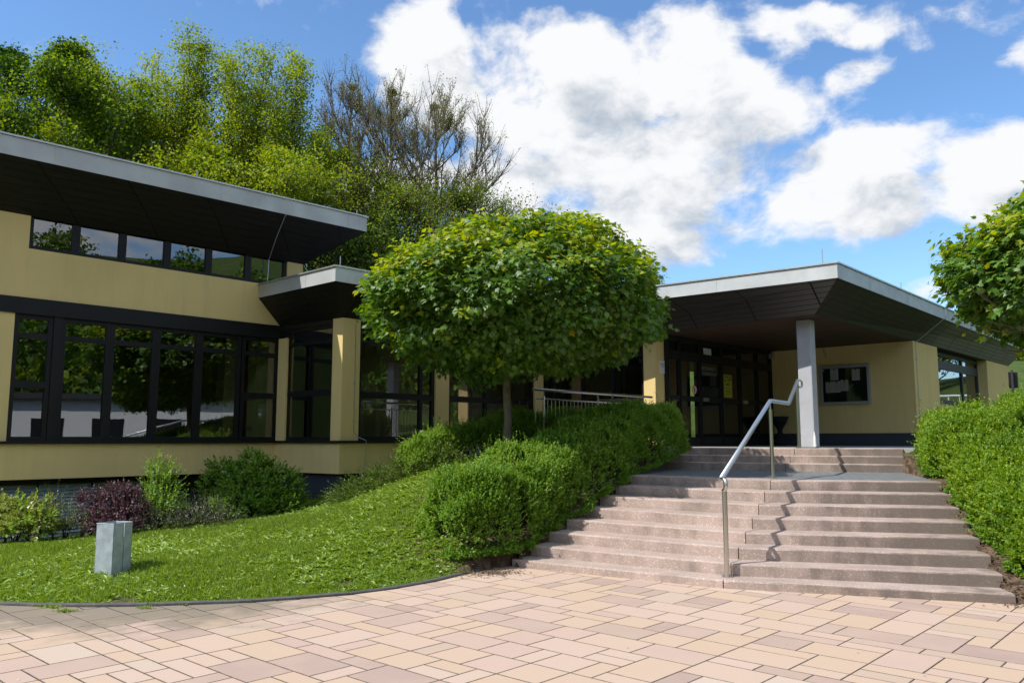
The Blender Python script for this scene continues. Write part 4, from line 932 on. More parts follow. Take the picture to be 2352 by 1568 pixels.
def height(x, y, raw=False):
    x = np.asarray(x, float); y = np.asarray(y, float); sh = x.shape; X = x.ravel(); Y = y.ravel()
    xc = np.clip(X, -15, 16); yc = np.clip(Y, 5, 22)
    z = np.zeros(len(X))
    for i in range(0, len(X), 20000):
        r = np.hypot(xc[i:i + 20000, None] - cx[None, :, 0], yc[i:i + 20000, None] - cx[None, :, 1])
        z[i:i + 20000] = _phi(r) @ _w[:_n] + _w[_n] + xc[i:i + 20000] * _w[_n + 1] + yc[i:i + 20000] * _w[_n + 2]
    z = np.clip(z, -.25, 1.6)
    back = sstep(Y, 20, 30); z = z * (1 - back) + 1.2 * back
    farr = sstep(X - .45 * Y, 10, -8); z += 8.0 * sstep(Y - .25 * X, 24, 58) * sstep(X, 26, -6) + 4.4 * sstep(Y, 25, 42) * sstep(X, 4, 14)
    rr = np.hypot(X, Y); z += 34 * sstep(rr, 70, 260) * sstep(Y, -60, 60) * np.where(Y > 20, farr, 1) + sstep(rr, 45, 230) * 52 * sstep(Y, 20, -30)
    if not raw:
        z = np.where(inpoly(X, Y, curbpoly), np.where(rr < 42, -.07, np.maximum(z - .0, -.07)), z)
        z = np.where(inpoly(X, Y, stairpoly), -.3, z)
        z = np.where(inpoly(X, Y, terpoly), np.minimum(z, 1.2), z)
    return z.reshape(sh)
def axis(lo, hi, f, far):
    a = list(np.arange(lo, hi + 1e-6, f)); st = f; x = hi; R_ = []
    while x < far: st *= 1.22; x += st; R_.append(x)
    st = f; x = lo; L_ = []
    while x > -far: st *= 1.22; x -= st; L_.append(x)
    return np.array(L_[::-1] + a + R_)
ax_, ay_ = axis(-11, 12, .11, 900), axis(6, 20, .11, 900)
GX, GY = np.meshgrid(ax_, ay_); GZ = height(GX, GY)
soil = np.zeros(GX.shape)
Vg = np.stack([GX.ravel(), GY.ravel(), GZ.ravel()], 1); nx, ny = len(ax_), len(ay_)
I = np.arange(nx * ny).reshape(ny, nx); q = np.stack([I[:-1, :-1], I[:-1, 1:], I[1:, 1:], I[1:, :-1]], -1).reshape(-1, 4)
gr = np_mesh('ground', Vg, q.ravel(), np.full(len(q), 4), M['ground'], smooth=True); tag(gr, kind='structure')
def ptseg(X, Y, pts):
    best = np.full(X.shape, 1e9)
    for a, b in zip(pts[:-1], pts[1:]):
        dx, dy = b[0] - a[0], b[1] - a[1]; t = np.clip(((X - a[0]) * dx + (Y - a[1]) * dy) / (dx * dx + dy * dy), 0, 1)
        best = np.minimum(best, np.hypot(X - a[0] - t * dx, Y - a[1] - t * dy))
    return best
hedge_lines = [[(-.65, 11.3), (.1, 12.0), (1.2, 13.4), (2.2, 14.8), (3.0, 16)], [(-1.9, 14.6), (-.4, 15.0), (1, 16)], [(5.4, 8.4), (5.9, 10), (6.2, 12), (6.4, 14)], [(7, 8), (8, 11), (9, 14)], [(-8, 14), (-6, 15.3), (-4.6, 16.6)]]
sd_ = np.full(GX.shape, 9.)
for hl in hedge_lines: sd_ = np.minimum(sd_, ptseg(GX, GY, hl))
soilv = 1 - sstep(sd_, .75, 1.25)
for (bx, by, br) in ((-4.35, 9.05, .28), (-.75, 13.6, .4), (-1.15, 12.2, .3), (-.4, 13.4, .4), (-2.0, 10.0, .15), (-.35, 10.3, .35), (-3.0, 9.7, .16)):
    soilv = np.maximum(soilv, .85 * np.exp(-((GX - bx) ** 2 + (GY - by) ** 2) / br ** 2))
a_ = gr.data.attributes.new('dirt', 'FLOAT', 'POINT'); a_.data.foreach_set('value', soilv.ravel().astype(np.float32))

# ------------------------------------------------------------ plaza paving
def paving():
    d = DA.copy(); a = math.atan2(d.y, d.x); d = Vector((math.cos(a), math.sin(a))); e = Vector((-d.y, d.x))
    rp = random.Random(21); V = []; q = []; dirt = []; cut = []
    gap = .0042; m = .187
    cpoly = curbpoly
    rows = []
    y = -9.0
    while y < 13: 
        w = rp.choice([2, 2, 2, 1, 1.5]) * m; rows.append((y, w)); y += w
    cxs = np.array([(p.x, p.y) for p in curb])
    def emit(u0, u1, v0, v1):
        c = d * ((u0 + u1) / 2) + e * ((v0 + v1) / 2)
        if c.y < 2.6 or c.y > 11.5 or c.x < -9.5 or c.x > 9.5: return
        cs_ = [d * u + e * v for u, v in ((u0 + gap, v0 + gap), (u1 - gap, v0 + gap), (u1 - gap, v1 - gap), (u0 + gap, v1 - gap))]
        ins = inpoly(np.array([p.x for p in cs_] + [c.x]), np.array([p.y for p in cs_] + [c.y]), cpoly2)
        if not ins.any(): return
        if not ins.all() and c.x < -.3 and c.y > 8.2:      # cut along the kerb
            k_ = min(range(len(curb) - 1), key=lambda i_: ((curb[i_] + curb[i_ + 1]) / 2 - c).length); pa_, pb_ = curb[k_], curb[k_ + 1]
            dd_ = (pb_ - pa_).normalized(); nn_ = Vector((dd_.y, -dd_.x)); out_ = []
            for i_ in range(4):
                A_, B_ = cs_[i_], cs_[(i_ + 1) % 4]; da_, db_ = (A_ - pa_).dot(nn_) - .004, (B_ - pa_).dot(nn_) - .004
                if da_ >= 0: out_.append(A_)
                if da_ * db_ < 0: out_.append(A_.lerp(B_, da_ / (da_ - db_)))
            if len(out_) < 3: return
            n = len(V)
            for p in out_: V.append((p.x, p.y, -.02))
            for p in out_: V.append((p.x, p.y, 0)); dirt.append(max(0, max(0, min(1, (-c.x - .5) / 2.5)) * (.92 - .50 * ptd(p))))
            dirt.extend([dirt[-1]] * len(out_)); kk = len(out_)
            cut.append([n + kk + i_ for i_ in range(kk)])
            return
        n = len(V); h = rp.uniform(-.0003, .0004); b_ = .0045
        k = (len(V))
        inner = [d * u + e * v for u, v in ((u0 + gap + b_, v0 + gap + b_), (u1 - gap - b_, v0 + gap + b_), (u1 - gap - b_, v1 - gap - b_), (u0 + gap + b_, v1 - gap - b_))]
        for p in cs_: V.append((p.x, p.y, -.02))
        for p in cs_: V.append((p.x, p.y, h - .0012))
        for p in inner: V.append((p.x, p.y, h))
        for i in range(4):
            j = (i + 1) % 4; q.append((n + i, n + j, n + 4 + j, n + 4 + i)); q.append((n + 4 + i, n + 4 + j, n + 8 + j, n + 8 + i))
        q.append((n + 8, n + 9, n + 10, n + 11))
        dd = np.min(np.hypot(cxs[:, 0] - c.x, cxs[:, 1] - c.y)); 
        side = max(0, min(1, (-c.x - .5) / 2.5)); 
        for p in cs_ * 2 + inner:
            dirt.append(max(0, side * (1.05 - .52 * ptd(p)) + max(0, min(.5, (p.x - 4.6) * .5))))
    cl_ = [(p.x, p.y) for p in curb]
    def ptd(p): return float(ptseg(np.array([p.x]), np.array([p.y]), cl_)[0])
    cpoly2 = [(x + 0, y - .04) for x, y in cpoly]
    occ = {}
    NU, NV = 150, 150; grid = np.zeros((NU, NV), bool); U0, V0 = -13.0, -11.0
    kinds = [(3, 2)] * 7 + [(2, 3)] * 6 + [(2, 2)] * 7 + [(1, 2)] * 2 + [(2, 1)] * 3 + [(4, 2)] + [(1, 3)] * 1 + [(3, 1)] * 1
    for j in range(NV):
        for i in range(NU):
            if grid[i, j]: continue
            ks = kinds[:]; rp.shuffle(ks)
            for (a_, b_) in ks + [(1, 1)]:
                if i + a_ <= NU and j + b_ <= NV and not grid[i:i + a_, j:j + b_].any():
                    if (a_, b_) == (1, 2) and not (i + 1 < NU and not grid[i + 1, j]): pass
                    grid[i:i + a_, j:j + b_] = True
                    emit(U0 + i * m, U0 + (i + a_) * m, V0 + j * m, V0 + (j + b_) * m); break
    o = np_mesh('plaza_paving', np.array(V), np.concatenate([np.array(q).ravel(), np.array([i for c_ in cut for i in c_], int)]), np.concatenate([np.full(len(q), 4), np.array([len(c_) for c_ in cut], int)]), [M['slab'], mat('slab_edge_dirt', (.36, .27, .20), .95, noise=(14, .5))], mi=np.concatenate([np.tile([1] * 8 + [0], len(q) // 9), np.zeros(len(cut), int)])); tag(o, kind='structure')
    a = o.data.attributes.new('dirt', 'FLOAT', 'POINT'); a.data.foreach_set('value', dirt)
    mb = MB(); mb.v = []
    mb.prism([(x, y) for x, y in [(-60, -40), (60, -40), (60, 4.0), (9.5, 6.2), (SR[0].x + .55, SR[0].y - .35), (SR[0].x, SR[0].y + .02), (SJ[0].x, SJ[0].y + .1), (SL[0].x, SL[0].y + .05)]] + [(p.x, p.y) for p in reversed(curb)] + [(-60, 14)], -.03, -.0022)
    jo = mb.build('plaza_bed', mat('joint_sand', (.04, .032, .027), .95, noise=(6, .4)), None); tag(jo, kind='structure')
paving()
# curb: short stones following the curve
def curb_build():
    ck = thing('kerb_edging', 'thin dark curved kerb edging between the lawn and the paving', 'kerb')
    pts = curb; cum = [0]
    for a, b in zip(pts[:-1], pts[1:]): cum.append(cum[-1] + (b - a).length)
    def P(s):
        for i in range(len(pts) - 1):
            if s <= cum[i + 1] or i == len(pts) - 2:
                return pts[i].lerp(pts[i + 1], (s - cum[i]) / (cum[i + 1] - cum[i]))
    mb = MB(); s = 0; L_ = 1.0; r_ = random.Random(2)
    while s < cum[-1] - .05:
        e = min(s + L_, cum[-1]); hh = .03 + r_.uniform(-.006, .006); n = 5; g = .004
        ring = []
        for i in range(n + 1):
            t = s + g + (e - s - 2 * g) * i / n; p = P(t); d = (P(min(t + .05, cum[-1])) - P(max(t - .05, 0))).normalized(); nn = Vector((-d.y, d.x))
            ring.append([(p + nn * o).to_3d() + Vector((0, 0, z)) for o, z in ((-.0, -.05), (.0, hh - .01), (.012, hh), (.05, hh), (.06, hh - .01), (.06, -.05))])
        b0_ = len(mb.v)
        for rg in ring: mb.v += [tuple(v) for v in rg]
        for i in range(n):
            for j in range(5): a = b0_ + i * 6 + j; mb.f.append((a + 1, a, a + 6, a + 7)); mb.m.append(0)
        mb.f.append(tuple(b0_ + j for j in range(6))); mb.m.append(0); mb.f.append(tuple(b0_ + n * 6 + j for j in reversed(range(6)))); mb.m.append(0)
        s = e
    mb.build('kerb_stones', M['curb'], ck)
curb_build()

# ------------------------------------------------------------ handrail on the stairs
hr = thing('stair_handrail', 'bent stainless steel handrail on three posts in the middle of the steps', 'handrail')
P1 = Vector(at(1670, 1324, zk[0])); P2 = Vector(at(1775, 1096, zk[7])); _f = Fr(UL[2] + upn * .10, d=ud); P3_ = Vector(_f.P(_f.t(1834.5), 0, ZP0))
def post(p, ztop, r=.029):
    mb = MB(); mb.tube([p, (p.x, p.y, ztop - .11)], r, 14); mb.tube([(p.x, p.y, ztop - .11), (p.x, p.y, ztop - .005)], r * .42, 10)
    o = mb.build('post', M['steel'], hr, smooth=False)
    mb = MB(); mb.tube([(p.x, p.y, p.z + .001), (p.x, p.y, p.z + .012)], .065, 18)
    for k in range(3):
        a = 2.1 * k + .4; mb.tube([(p.x + .045 * math.cos(a), p.y + .045 * math.sin(a), p.z + .012), (p.x + .045 * math.cos(a), p.y + .045 * math.sin(a), p.z + .03)], .009, 8)
    mb.build('foot_plate', M['steel'], o)
r1 = Vector(aty(1657, 1098, P1.y + .02)); b1_ = Vector(aty(1769, 920, P2.y - .02)); b2_ = Vector(aty(1812, 926, P2.y + .55)); b3_ = Vector(aty(1832, 873, P3_.y - .02))
zr1 = aty(1668, 1100, P1.y)[2] 
def curve_pts(pts, rad=.05):
    out = [pts[0]]
    for i in range(1, len(pts) - 1):
        a, b, c_ = pts[i - 1], pts[i], pts[i + 1]
        pa = b + (a - b).normalized() * rad; pc_ = b + (c_ - b).normalized() * rad
        for t in (0, .25, .5, .75, 1): out.append(pa.lerp(b, t).lerp(b.lerp(pc_, t), t))
    out.append(pts[-1]); return out
mb = MB(); sl = (r1 - b1_).normalized()
path = curve_pts([r1, b1_, b2_, b3_], .045); mb.tube(path, .031, 14)
mb.build('rail', M['steel_pale'], hr, smooth=True)
def scroll(p, side, nm='end_scroll'):
    mb = MB(); d = Vector((side, -.02 * side, 0)).normalized(); pts = []
    u = Vector((.3, -.9, 0)).normalized()
    pts = [p + Vector((0, 0, 0)), p + u * .05 + Vector((0, 0, .0)), p + u * .085 + Vector((0, 0, -.03)), p + u * .09 + Vector((0, 0, -.09)), p + u * .07 + Vector((0, 0, -.13)), p + u * .03 + Vector((0, 0, -.14))]
    mb.tube(pts, .023, 12); mb.build(nm, M['steel'], hr, smooth=True)
scroll(r1, 1)
mb = MB(); pe_ = b3_; mb.tube([pe_, pe_ + Vector((.07, .04, .0)), pe_ + Vector((.10, .055, -.03)), pe_ + Vector((.10, .055, -.10)), pe_ + Vector((.08, .05, -.13)), pe_ + Vector((.04, .03, -.13))], .021, 12); mb.build('end_scroll', M['steel'], hr, smooth=True)
post(P1, zr1 - .02); post(P2, b1_.z - .02); post(P3_, b3_.z - .0)

# ------------------------------------------------------------ balustrade on the terrace
bl = thing('balustrade', 'stainless steel balustrade with thin vertical bars behind the hedge', 'railing')
zr = ZP0 + 1.10
A0 = Vector(at(1225, 893.5, zr)); A1 = Vector(at(1497, 912, zr)); dr = (A1 - A0); Lr = dr.length; dr.normalize()
mb = MB(); mb.tube([A0, A1], .026, 12); mb.build('rail', M['steel'], bl)
mb = MB(); t0_ = .06; zz1 = zr - .17; zz0 = ZP0 + .12
def bp_(t, z): p = A0 + dr * t; return (p.x, p.y, z)
ends = Lr - .12
mb.tube([bp_(t0_, zz1), bp_(ends, zz1)], .016, 8); mb.tube([bp_(t0_, zz0), bp_(ends, zz0)], .016, 8); mb.tube([bp_(t0_, zz0), bp_(t0_, zz1)], .012, 8); mb.tube([bp_(ends, zz0), bp_(ends, zz1)], .012, 8)
mb.build('frame', M['steel'], bl)
k = 0; t = t0_ + .12
pt = [A0.x, 0]
posts = [.30, Lr * .5, Lr - .35]
while t < ends - .05:
    if min(abs(t - p) for p in posts) > .05:
        mb = MB(); mb.tube([bp_(t, zz0), bp_(t, zz1)], .007, 6); mb.build('bar', M['steel'], bl)
    t += .118
for p in posts:
    mb = MB(); mb.tube([bp_(p, ZP0 - .1), bp_(p, zz1 + .05)], .022, 10); mb.tube([bp_(p, zz1 + .05), bp_(p, zr - .01)], .009, 8); mb.build('post', M['steel'], bl)

# ------------------------------------------------------------ litter bin
gz = .1
for _ in range(20):
    _p = at(255.5, 1318, gz); gz = .5 * gz + .5 * float(height(_p[0], _p[1], raw=True))
bc = Vector(at(255.5, 1320, gz + .01)); bl_ = V2(at(214.6, 1317, gz + .01)); br_ = V2(at(300, 1314, gz + .01))
bin_ = thing('litter_bin', 'open square galvanised steel litter bin standing on the lawn', 'bin')
dl = (bl_ - V2(bc)); dl = dl.normalized(); dr_ = Vector((-dl.y, dl.x)) * -1
if dr_.x < 0: dr_ = -dr_
s1, s2 = .275, .295; bh = 113 / F * bc.y; th = .005
lean = Vector((.012, .0))
def bq(mb, p0, p1, z0, z1, off=0):
    d = (p1 - p0).normalized(); nn = Vector((d.y, -d.x)) 
    a, b = p0 + nn * off, p1 + nn * off; c_, e_ = b - nn * th, a - nn * th
    mb.hexa([(a.x, a.y, z0), (b.x, b.y, z0), (c_.x, c_.y, z0), (e_.x, e_.y, z0), (a.x, a.y, z1), (b.x, b.y, z1), (c_.x, c_.y, z1), (e_.x, e_.y, z1)])
o0 = V2(bc); oL = o0 + dl * s1; oR = o0 + dr_ * s2; oB = oL + dr_ * s2
z0_, z1_ = gz - .03, gz + bh
mb = MB(); bq(mb, oL, o0, z0_, z1_); bq(mb, oB + (oL - oB) * .02, oL, z0_, z1_)
bq(mb, oR, oB, z0_, z1_)
mid = o0.lerp(oR, .54)
bq(mb, o0, mid, z0_, z1_); bq(mb, mid + dr_ * .012, oR, z0_, z1_)
bq(mb, mid - dr_ * .03, mid + dr_ * .04, z0_, z1_ - .16, -.008)
mb.build('body', M['galv'], bin_)
mb = MB(); i_ = .006
mb.prism([tuple(o0 + dl * .01 + dr_ * .01), tuple(oR + dl * .01 - dr_ * .01), tuple(oB - dl * .01 - dr_ * .01), tuple(oL - dl * .01 + dr_ * .01)], z0_ + .05, z0_ + .06); mb.build('bottom', M['galv'], bin_)
mb = MB(); rim = [P3(oL, z1_ + .003), P3(o0, z1_ + .003), P3(mid, z1_ + .003)]; mb.tube(rim, .005, 6); mb.tube([P3(mid + dr_ * .012, z1_ + .003), P3(oR, z1_ + .003), P3(oB, z1_ + .003), P3(oL, z1_ + .003)], .005, 6); mb.build('rim', M['galv'], bin_)

# ------------------------------------------------------------ lawn
def lawn():
    bx = (-9.5, 1.2, 7.6, 17.0); n0 = 330000
    X = RNG.uniform(bx[0], bx[1], n0); Y = RNG.uniform(bx[2], bx[3], n0)
    keep = ~inpoly(X, Y, curbpoly) & ~inpoly(X, Y, stairpoly)
    keep &= (np.abs(X) < Y * .66) & (X < .15)
    hd = np.full(n0, 9.)
    for hl in hedge_lines[:2]: hd = np.minimum(hd, ptseg(X, Y, hl))
    fr_ = (X - FH.a.x) * FH.n.x + (Y - FH.a.y) * FH.n.y
    keep &= (hd > .45) & (fr_ > -.1) & (RNG.uniform(size=n0) < np.clip(1.25 - (Y - 9) * .09, .35, 1))
    for (cx_, cy_, cr_, am) in ((bc.x + .05, bc.y - .17, .20, .97), (bc.x + .02, bc.y + .15, .17, 1.0), (-4.25, 9.15, .26, .96), (-.75, 13.6, .4, .6), (-1.15, 12.2, .3, .6), (-.4, 13.4, .4, .6), (-2.0, 10.0, .14, .9), (-.35, 10.3, .35, .8), (-3.0, 9.7, .15, .85)):
        keep &= ~((np.hypot(X - cx_, Y - cy_) < cr_ * RNG.uniform(.6, 1.15, n0)) & (RNG.uniform(size=n0) < am))
    X, Y = X[keep], Y[keep]; Z = height(X, Y, raw=False); N = len(X)
    P = np.stack([X, Y, Z - .004], 1)
    pat = lump(np.stack([X, Y, 0 * X], 1), 2.2, 3) * .5 + lump(np.stack([X, Y, 0 * X], 1), 7, 4) * .5
    cd = ptseg(X, Y, [(p.x, p.y) for p in curb])
    h = (.046 + .034 * pat + RNG.uniform(-.015, .03, N)) * (.55 + .45 * np.clip(cd / .7, 0, 1)); h = np.clip(h * .95, .016, .115)
    y = np.stack([RNG.normal(0, .42, N), RNG.normal(0, .42, N), np.ones(N)], 1)
    z = np.stack([RNG.normal(size=N), RNG.normal(size=N), np.zeros(N) + .1], 1)
    BL = np.array([(-.075, 0, 0), (.075, 0, 0), (.06, .55, .07), (0, 1, .25), (-.06, .55, .07)], float)
    BLs = BL * np.array([1.15, 1, 1])
    cards('grass', BLs, P, y, z, h * 1.15, M['grass'])
    g = bpy.data.objects['grass']; tag(g, 'short bright green grass covering the lawn and bank', 'grass', kind='stuff')
    # broad weed leaves in rosettes
    n = 11500; i = RNG.choice(N, n, replace=False); c = P[i]
    m = 6; C_ = np.repeat(c, m, 0); a = RNG.uniform(0, 6.28, n * m); up = RNG.uniform(.1, 1.05, n * m)
    yd = np.stack([np.cos(a), np.sin(a), up], 1); zd = np.stack([-np.cos(a) * .5, -np.sin(a) * .5, np.ones(n * m)], 1)
    sz = np.repeat(RNG.uniform(.05, .135, n) * (.6 + .4 * np.clip(cd[i] / .6, 0, 1)), m) * RNG.uniform(.7, 1.1, n * m)
    W = np.array([(0, 0, 0), (.10, .3, .03), (.15, .65, .0), (0, 1, -.2), (-.15, .65, 0), (-.10, .3, .03)], float)
    w_ = cards('lawn_weeds', W, C_, yd, zd, sz, M['weed']); tag(w_, 'broad dandelion and plantain leaves mixed through the lawn', 'weeds', kind='stuff')
lawn()
# grass tufts in the kerb joint, leaf litter at the stair ends
def litter(name, pts, n, spread, lab):
    X = []; 
    c = pts[RNG.integers(0, len(pts), n)] + RNG.normal(0, spread, (n, 2))
    inst = inpoly(c[:, 0], c[:, 1], curbpoly)
    z = np.where(inst, .004, height(c[:, 0], c[:, 1]) + .012); k = z > -.1; c = c[k]; z = z[k]; n = len(c)
    P = np.stack([c[:, 0], c[:, 1], z + RNG.uniform(0, .012, n)], 1)
    a = RNG.uniform(0, 6.28, n)
    o = cards(name, OVAL, P, np.stack([np.cos(a), np.sin(a), RNG.normal(0, .15, n)], 1), np.stack([RNG.normal(0, .3, n), RNG.normal(0, .3, n), np.ones(n)], 1), RNG.uniform(.012, .042, n), leaf_mat(name + '_mat', (.05, .03, .02), (.22, .14, .08), .1, .03, .6, (.35, .25, .15)))
    tag(o, lab, 'dead leaves', kind='stuff')
litter('leaf_litter', np.array([tuple(p) for p in SR] + [(SR[0].x + .3, SR[0].y - .15), (SR[0].x + .2, SR[0].y + .1), (SR[0].x + .5, SR[0].y), (5.6, 9), (5.9, 10.2), (6, 11.5)] + [tuple(UR[0])]), 1500, .13, 'brown dead leaves and soil crumbs scattered at the ends of the steps')
litter('bark_litter', np.array([(-.1, 10.35), (-.25, 10.4), (-.4, 10.45), (-.15, 10.5), (-.9, 11.9), (-1.3, 12.2), (-.5, 10.35)]), 700, .14, 'brown bark crumbs on the bare soil by the lower end of the steps')
# kerb weeds
def specks():
    n = 90; X = RNG.uniform(-5, 6, n); Y = RNG.uniform(4.2, 9, n); k = inpoly(X, Y, curbpoly) & ~inpoly(X, Y, stairpoly) & (np.abs(X) < Y * .7); X, Y = X[k], Y[k]; n = len(X)
    a = RNG.uniform(0, 6.28, n); P = np.stack([X, Y, np.full(n, .006)], 1)
    o = cards('fallen_petals', OVAL, P, np.stack([np.cos(a), np.sin(a), 0 * a + .05], 1), np.stack([0 * a, 0 * a + .1, 0 * a + 1], 1), RNG.uniform(.008, .022, n), leaf_mat('petal_mat', (.10, .06, .03), (.75, .75, .70), .1, .02, .6)); tag(o, 'tiny pale petals and dry crumbs lying on the paving', 'petals', kind='stuff')
specks()
def kerb_weeds():
    for (s, nn) in ((at(150, 1404, 0), 60), (at(120, 1395, 0), 35), (at(335, 1397, 0), 30), (at(95, 1392, 0), 25), (at(420, 1388, 0), 20), (at(2245, 1378, 0), 14)):
        n = nn * 2; a = RNG.uniform(0, 6.28, n); c = np.array(s)[None] + np.stack([RNG.normal(0, .05, n), RNG.normal(0, .02, n), np.zeros(n)], 1)
        yd = np.stack([np.cos(a), np.sin(a), RNG.uniform(.3, 1.5, n)], 1)
        o = cards('weed_tuft', LEAF * np.array([.45, 1, 1]), c, yd, np.stack([0 * a, 0 * a - .3, 0 * a + 1], 1), RNG.uniform(.02, .05, n), M['grass'])
        return_ = tag(o, 'small green weed tuft growing in the joint beside the kerb', 'weed', 'weed tufts along the kerb')
kerb_weeds()
# daisies
def daisies():
    px = [(1005, 1300), (1012, 1312), (1017, 1305), (1030, 1300), (1048, 1292), (1052, 1312), (985, 1292), (975, 1297), (1072, 1300), (598, 1189), (604, 1191), (611, 1190), (590, 1192), (617, 1187), (130, 1225), (142, 1222), (165, 1222), (178, 1215), (205, 1213), (222, 1210), (288, 1212), (240, 1240), (694, 1229), (701, 1226), (690, 1239), (716, 1228), (425, 1345), (458, 1350), (342, 1355), (686, 1338), (697, 1337), (920, 1208), (250, 1260), (184, 1258)]
    first = None
    for i, (a, b) in enumerate(px):
        # intersect the sight line with the lawn
        z = .1
        for _ in range(25):
            p = at(a, b, z + .055); z = .6 * z + .4 * float(height(p[0], p[1], raw=True))
        if first is None:
            t = thing('daisy', 'small white daisy', 'flower')
            mb = MB(); mb.tube([(0, 0, -.06), (0, 0, .0)], .0015, 4); mb.build('stem', M['hedge'], t)
            mb = MB()
            for k in range(12):
                w = 2 * math.pi * k / 12; q = w + .2
                mb.quad([(0, 0, 0), (.014 * math.cos(w - .16), .014 * math.sin(w - .16), .003), (.019 * math.cos(w), .019 * math.sin(w), .004), (.014 * math.cos(w + .16), .014 * math.sin(w + .16), .003)])
            mb.build('petals', M['white'], t); mb = MB(); mb.tube([(0, 0, .0), (0, 0, .006)], .005, 8); mb.build('centre', M['yellow'], t); first = t; o = t
        else:
            o = first.copy(); SC.collection.objects.link(o)
            for ch in first.children:
                c = ch.copy(); c.parent = o; SC.collection.objects.link(c)
        o.location = (p[0], p[1], z + .055); o.rotation_euler = (random.uniform(.1, .6), random.uniform(-.3, .3), random.uniform(0, 6))
        o['group'] = 'daisies in the lawn'; o['label'] = 'tiny white daisy flower standing in the green lawn'; o['category'] = 'flower'
daisies()

# ------------------------------------------------------------ shoots: twig with leaves
def shoots(base, dirs, length, nleaf, size, tmpl=LEAF, spread=.9, droop=0.0, sizej=.35):
    n = len(base); m = nleaf
    t = np.tile(np.linspace(.15, 1, m), n)[:, None]
    B = np.repeat(base, m, 0); D = np.repeat(dirs, m, 0); Ln = np.repeat(np.broadcast_to(length, n), m)[:, None]
    P = B + D * t * Ln
    side = norm(np.cross(D, rdir(n * m)))
    y = norm(D * (.35 + .6 * t) + side * spread * (1.1 - .5 * t) - np.array([0, 0, droop]))
    z = norm(D * .6 + np.array([0, 0, .9]) + .5 * rdir(n * m))
    s = np.repeat(np.broadcast_to(size, n), m) * (1 + RNG.uniform(-sizej, sizej, n * m)) * (1.1 - .35 * t[:, 0])
    return P, y, z, s
def hedge(name, spine, label, nsh, mats, ysel=.35, leaf=.038, group=None, shoot=.07):
    """spine: (x, y, half-width, height); height above terrain"""
    sp = np.array(spine, float); seg = np.diff(sp[:, :2], axis=0); L_ = np.linalg.norm(seg, axis=1); cum = np.concatenate([[0], np.cumsum(L_)])
    tot = cum[-1]; n = nsh
    w0, w1 = sp[0, 2], sp[-1, 2]
    s = RNG.uniform(-w0, tot + w1, n); sc = np.clip(s, 0, tot)
    cxy = np.stack([np.interp(sc, cum, sp[:, 0]), np.interp(sc, cum, sp[:, 1])], 1); W = np.interp(sc, cum, sp[:, 2]); Hh = np.interp(sc, cum, sp[:, 3])
    i = np.clip(np.searchsorted(cum, sc, 'right') - 1, 0, len(L_) - 1); d = seg[i] / L_[i][:, None]; nn = np.stack([d[:, 1], -d[:, 0]], 1)
    over = np.where(s < 0, -s / w0, np.where(s > tot, (s - tot) / w1, 0)); cap = np.sqrt(np.clip(1 - over ** 2, 0, 1))
    ph = RNG.uniform(-.22, math.pi + .22, n); cs, sn = np.cos(ph), np.sin(ph)
    ex = np.sign(cs) * np.abs(cs) ** .6; ez = np.sign(sn) * np.abs(sn) ** .55
    inset = 1 - .22 * RNG.uniform(0, 1, n) ** 2
    off = ex * W * (.35 + .65 * cap) * inset; along = np.where(s < 0, s, np.where(s > tot, s - tot, 0)) * inset
    xy = cxy + nn * off[:, None] + d * along[:, None]
    zh = ez * Hh * (.45 + .55 * cap) * inset
    z0 = height(cxy[:, 0], cxy[:, 1], raw=True)
    zg = height(xy[:, 0], xy[:, 1], raw=True)
    P = np.stack([xy[:, 0], xy[:, 1], np.maximum(.5 * z0 + .5 * zg + zh, zg + .02)], 1)
    nrm = norm(np.stack([nn[:, 0] * ex + d[:, 0] * np.sign(along) * over, nn[:, 1] * ex + d[:, 1] * np.sign(along) * over, np.maximum(ez, 0) * 1.1 + .12], 1))
    b = lump(P, 3.2, 5) * .06 + lump(P, 8, 6) * .055 + lump(P, 17, 7) * .035
    P = P + nrm * b[:, None]
    dirs = norm(nrm * .8 + np.array([0, 0, .55]) + .6 * rdir(n))
    shoot = shoot * np.where(RNG.uniform(size=n) < .05, 2.6, 1.0)
    lp_, y, z, sz = shoots(P - dirs * .03, dirs, shoot * RNG.uniform(.6, 1.7, n), 8, leaf)
    deep = np.repeat(inset > .93, 8); topness = np.repeat(nrm[:, 2] > .15, 8)
    patch = np.repeat(lump(P, 2.0, 9) + RNG.normal(0, .5, n), 8)
    mi = ((patch > (1 - 2 * ysel)) & deep & topness).astype(int)
    root = thing(name, label, 'hedge', group, loc=(sp[0, 0], sp[0, 1], float(z0[0])))
    V = cards('foliage', LEAF, lp_ - np.array(root.location), y, z, sz, mats, root, mi)
    # woody stems inside
    mb = MB(); rq = random.Random(4)
    k = 0.0
    while k < tot:
        c_ = (np.interp(k, cum, sp[:, 0]), np.interp(k, cum, sp[:, 1])); w = np.interp(k, cum, sp[:, 2]); hh = np.interp(k, cum, sp[:, 3]); z = float(height(c_[0], c_[1], raw=True))
        for _ in range(3):
            a = rq.uniform(0, 6.28); e = rq.uniform(.3, .8)
            mb.tube([(c_[0] - root.location.x, c_[1] - root.location.y, z - .05 - root.location.z), (c_[0] + w * e * .5 * math.cos(a) - root.location.x, c_[1] + w * e * .5 * math.sin(a) - root.location.y, z + hh * .5 - root.location.z), (c_[0] + w * e * math.cos(a) - root.location.x, c_[1] + w * e * math.sin(a) - root.location.y, z + hh * .85 - root.location.z)], [.012, .008, .004], 5)
        k += .22
    mb.build('stems', M['twig'], root)
    return root
hm = [M['hedge'], M['hedge_y']]
